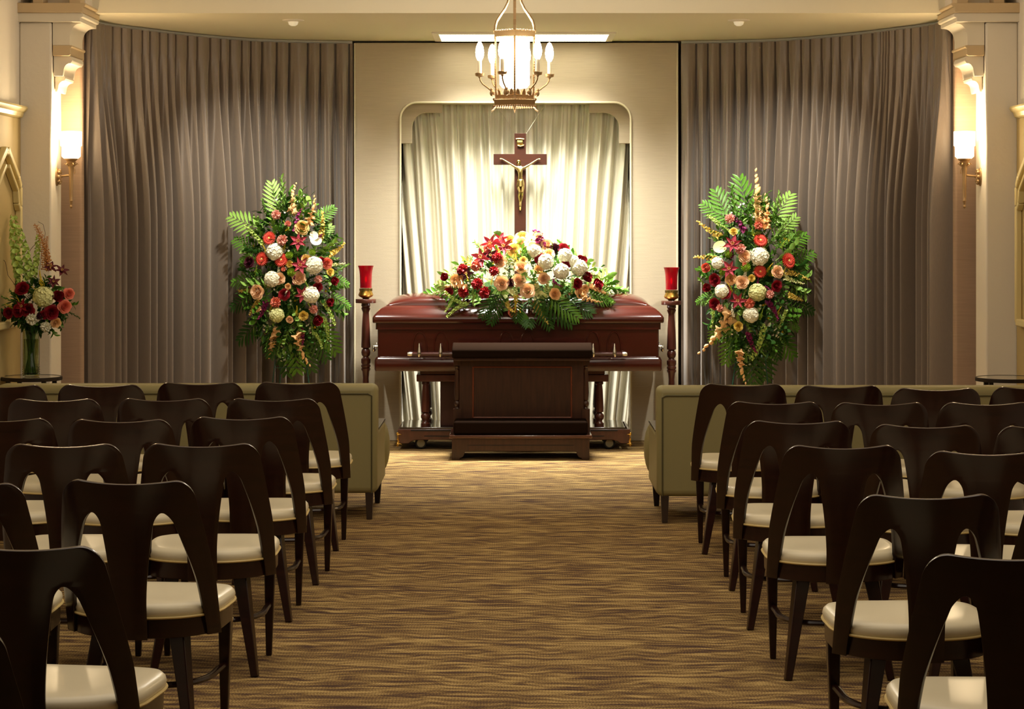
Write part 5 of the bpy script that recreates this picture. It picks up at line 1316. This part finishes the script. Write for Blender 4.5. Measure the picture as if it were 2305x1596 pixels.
    for i in range(120):
        a = i*2.39996; r = math.sqrt((i+.5)/120); px = 1182+190*r*math.cos(a); py = 668-abs(120*r*math.sin(a))+random.uniform(-6, 18)
        u = abs(px-1182)/205
        if py < 660-118*(1-u**1.4): py = 665-110*(1-min(1, u)**1.4)*.8
        dx = (px-1182)/190*26+random.uniform(-14, 14); dy = -18*(1-u)+random.uniform(-12, 14)
        S_.sp(random.choice(['ruscus', 'leafy', 'leafy', 'ruscus']), random.choice(['leaf', 'dleaf', 'lleaf', 'bellvar']), (px-dx*.5, py-dy*.5), (px+dx, py+dy), la=.0, lb=.03)
casket_spray()

# vase of flowers on the left table
def vase():
    random.seed(24)
    Y = 13.62; k = Y/FPX; x = P(70, 0, Y).x; z = lambda py: CAMH-(py-HY)*k
    v = thing('glass_vase', 'clear ribbed glass vase holding tall flowers on the left side table', 'vase', (x, Y, TZ), 0)
    q = lambda py: z(py)-TZ
    H_ = q(742); r0 = .051; n = 40
    ring = lambda r, zz: [(r*math.cos(2*PI*i/n), r*math.sin(2*PI*i/n), zz) for i in range(n)]
    prof = [(r0-.004, .001), (r0+.002, .006), (r0-.001, .012), (r0+.004, .018), (r0-.001, .025), (r0+.004, .031), (r0-.001, .038), (r0+.004, .044), (r0-.001, .051), (r0+.003, .058), (r0-.001, .065), (r0, H_)]
    m = MB(); m.loft([[(0, 0, .001)]*n]+[ring(a, b) for a, b in prof]+[ring(r0-.003, H_), ring(r0-.005, .012), [(0, 0, .012)]*n], cap=False)
    m.build('glass', mat('vase_glass', '#dfe8d4', .02, trans=1, ior=1.3), v, weld=True)
    m = MB(); m.lathe([(0, .0135), (r0-.007, .0135), (r0-.007, H_*.8), (0, H_*.8)], 32); m.build('water', mat('water', '#c8d4a4', .0, trans=1, ior=1.2), v)
    t = thing('flower_bouquet', 'tall bouquet of green bells, orchids and dark red roses standing in the glass vase', 'flower arrangement', (x, Y, TZ+.02), 0)
    m = MB()
    for i in range(26):
        a = i*2.4; rr = .008+.03*((i*7) % 10)/10
        m.tube([(x+rr*math.cos(a+1.2), Y+rr*math.sin(a+1.2), TZ+.02), (x+rr*.4*math.cos(a), Y+rr*.4*math.sin(a), TZ+.15), (x+rr*1.1*math.cos(a-.5), Y+rr*1.1*math.sin(a-.5), TZ+H_+.02)], .003, 5)
    m.build('stem_bundle', C['leaf'], t, world=True)
    S_ = Spray(t, 82, 690, 95, 75, Y, .12)
    cc = P(88, 690, Y-.01)
    for q, (cl, nn) in enumerate((('leaf', 120), ('dleaf', 200))): leaf_filler(t, cc, (.14, .11, .13), nn, cl, 90+q)
    D = [('rose', 'red', 49, 649, 14), ('bud', 'red', 130, 667, 12), ('rose', 'red', 40, 700, 13), ('rose', 'red', 62, 698, 13), ('rose', 'red', 116, 703, 14), ('rose', 'coral', 155, 661, 11), ('rose', 'coral', 146, 690, 13), ('rose', 'orange', 126, 727, 10), ('rose', 'red', 18, 705, 11), ('rose', 'red', 100, 708, 9),
         ('hydrangea', 'greenwhite', 97, 668, 22), ('carnation', 'white', 72, 718, 12), ('carnation', 'white', 103, 735, 11), ('lily', 'orchid', 113, 604, 14), ('lily', 'orchid', 138, 612, 14), ('lily', 'orchid', 120, 636, 13),
         ('lily', 'red', 52, 690, 14), ('mum', 'plum', 90, 712, 8),
         ('solidago', 'goldy', (90, 665), (75, 640)), ('solidago', 'goldy', (50, 690), (35, 665)), ('solidago', 'goldy', (95, 650), (88, 615)),
         ('solidago', 'goldy', (30, 695), (10, 680))]
    for d in D:
        if len(d) == 5: S_.fl(*d, lift=.04)
        else: S_.sp(d[0], d[1], d[2], d[3], la=.02, lb=.03)
    for kd, cl, a, b in (('bells', 'bell', (50, 640), (8, 480)), ('bells', 'bell', (62, 650), (70, 505)), ('bells', 'bell', (70, 640), (98, 528)), ('bells', 'bell', (45, 660), (30, 580)), ('foxtail', 'fox', (105, 625), (108, 498)), ('foxtail', 'fox', (110, 600), (92, 528))):
        spike(t, kd, cl, P(a[0], a[1], Y-.05), P(b[0], b[1], Y), spin=0 if b[0] > a[0] else PI)
    m = MB()
    m.tube([P(60, 640, Y), P(45, 610, Y), P(40, 585, Y+.02), P(48, 595, Y), P(70, 560, Y), P(88, 540, Y)], .0016, 5)
    m.tube([P(85, 640, Y), P(95, 560, Y), P(102, 525, Y), P(97, 505, Y+.01), P(86, 499, Y)], .0014, 5)
    m.tube([P(40, 650, Y), P(18, 620, Y), P(12, 590, Y), P(2, 578, Y)], .0016, 5)
    m.build('curly_willow', mat('twig', '#3c2418', .6), t, world=True)
    for i in range(46):
        a = i*2.39996; r = math.sqrt((i+.5)/46); px = 82+78*r*math.cos(a); py = 690+52*r*math.sin(a)
        if i < 12: py -= 30
        dx = math.cos(a)*22+random.uniform(-10, 10); dy = math.sin(a)*18+random.uniform(-10, 8)
        S_.sp(random.choice(['ruscus', 'leafy', 'leafy']), random.choice(['leaf', 'dleaf', 'dleaf']), (px-dx*.6, py-dy*.6), (px+dx, py+dy), la=-.03, lb=.02)
vase()
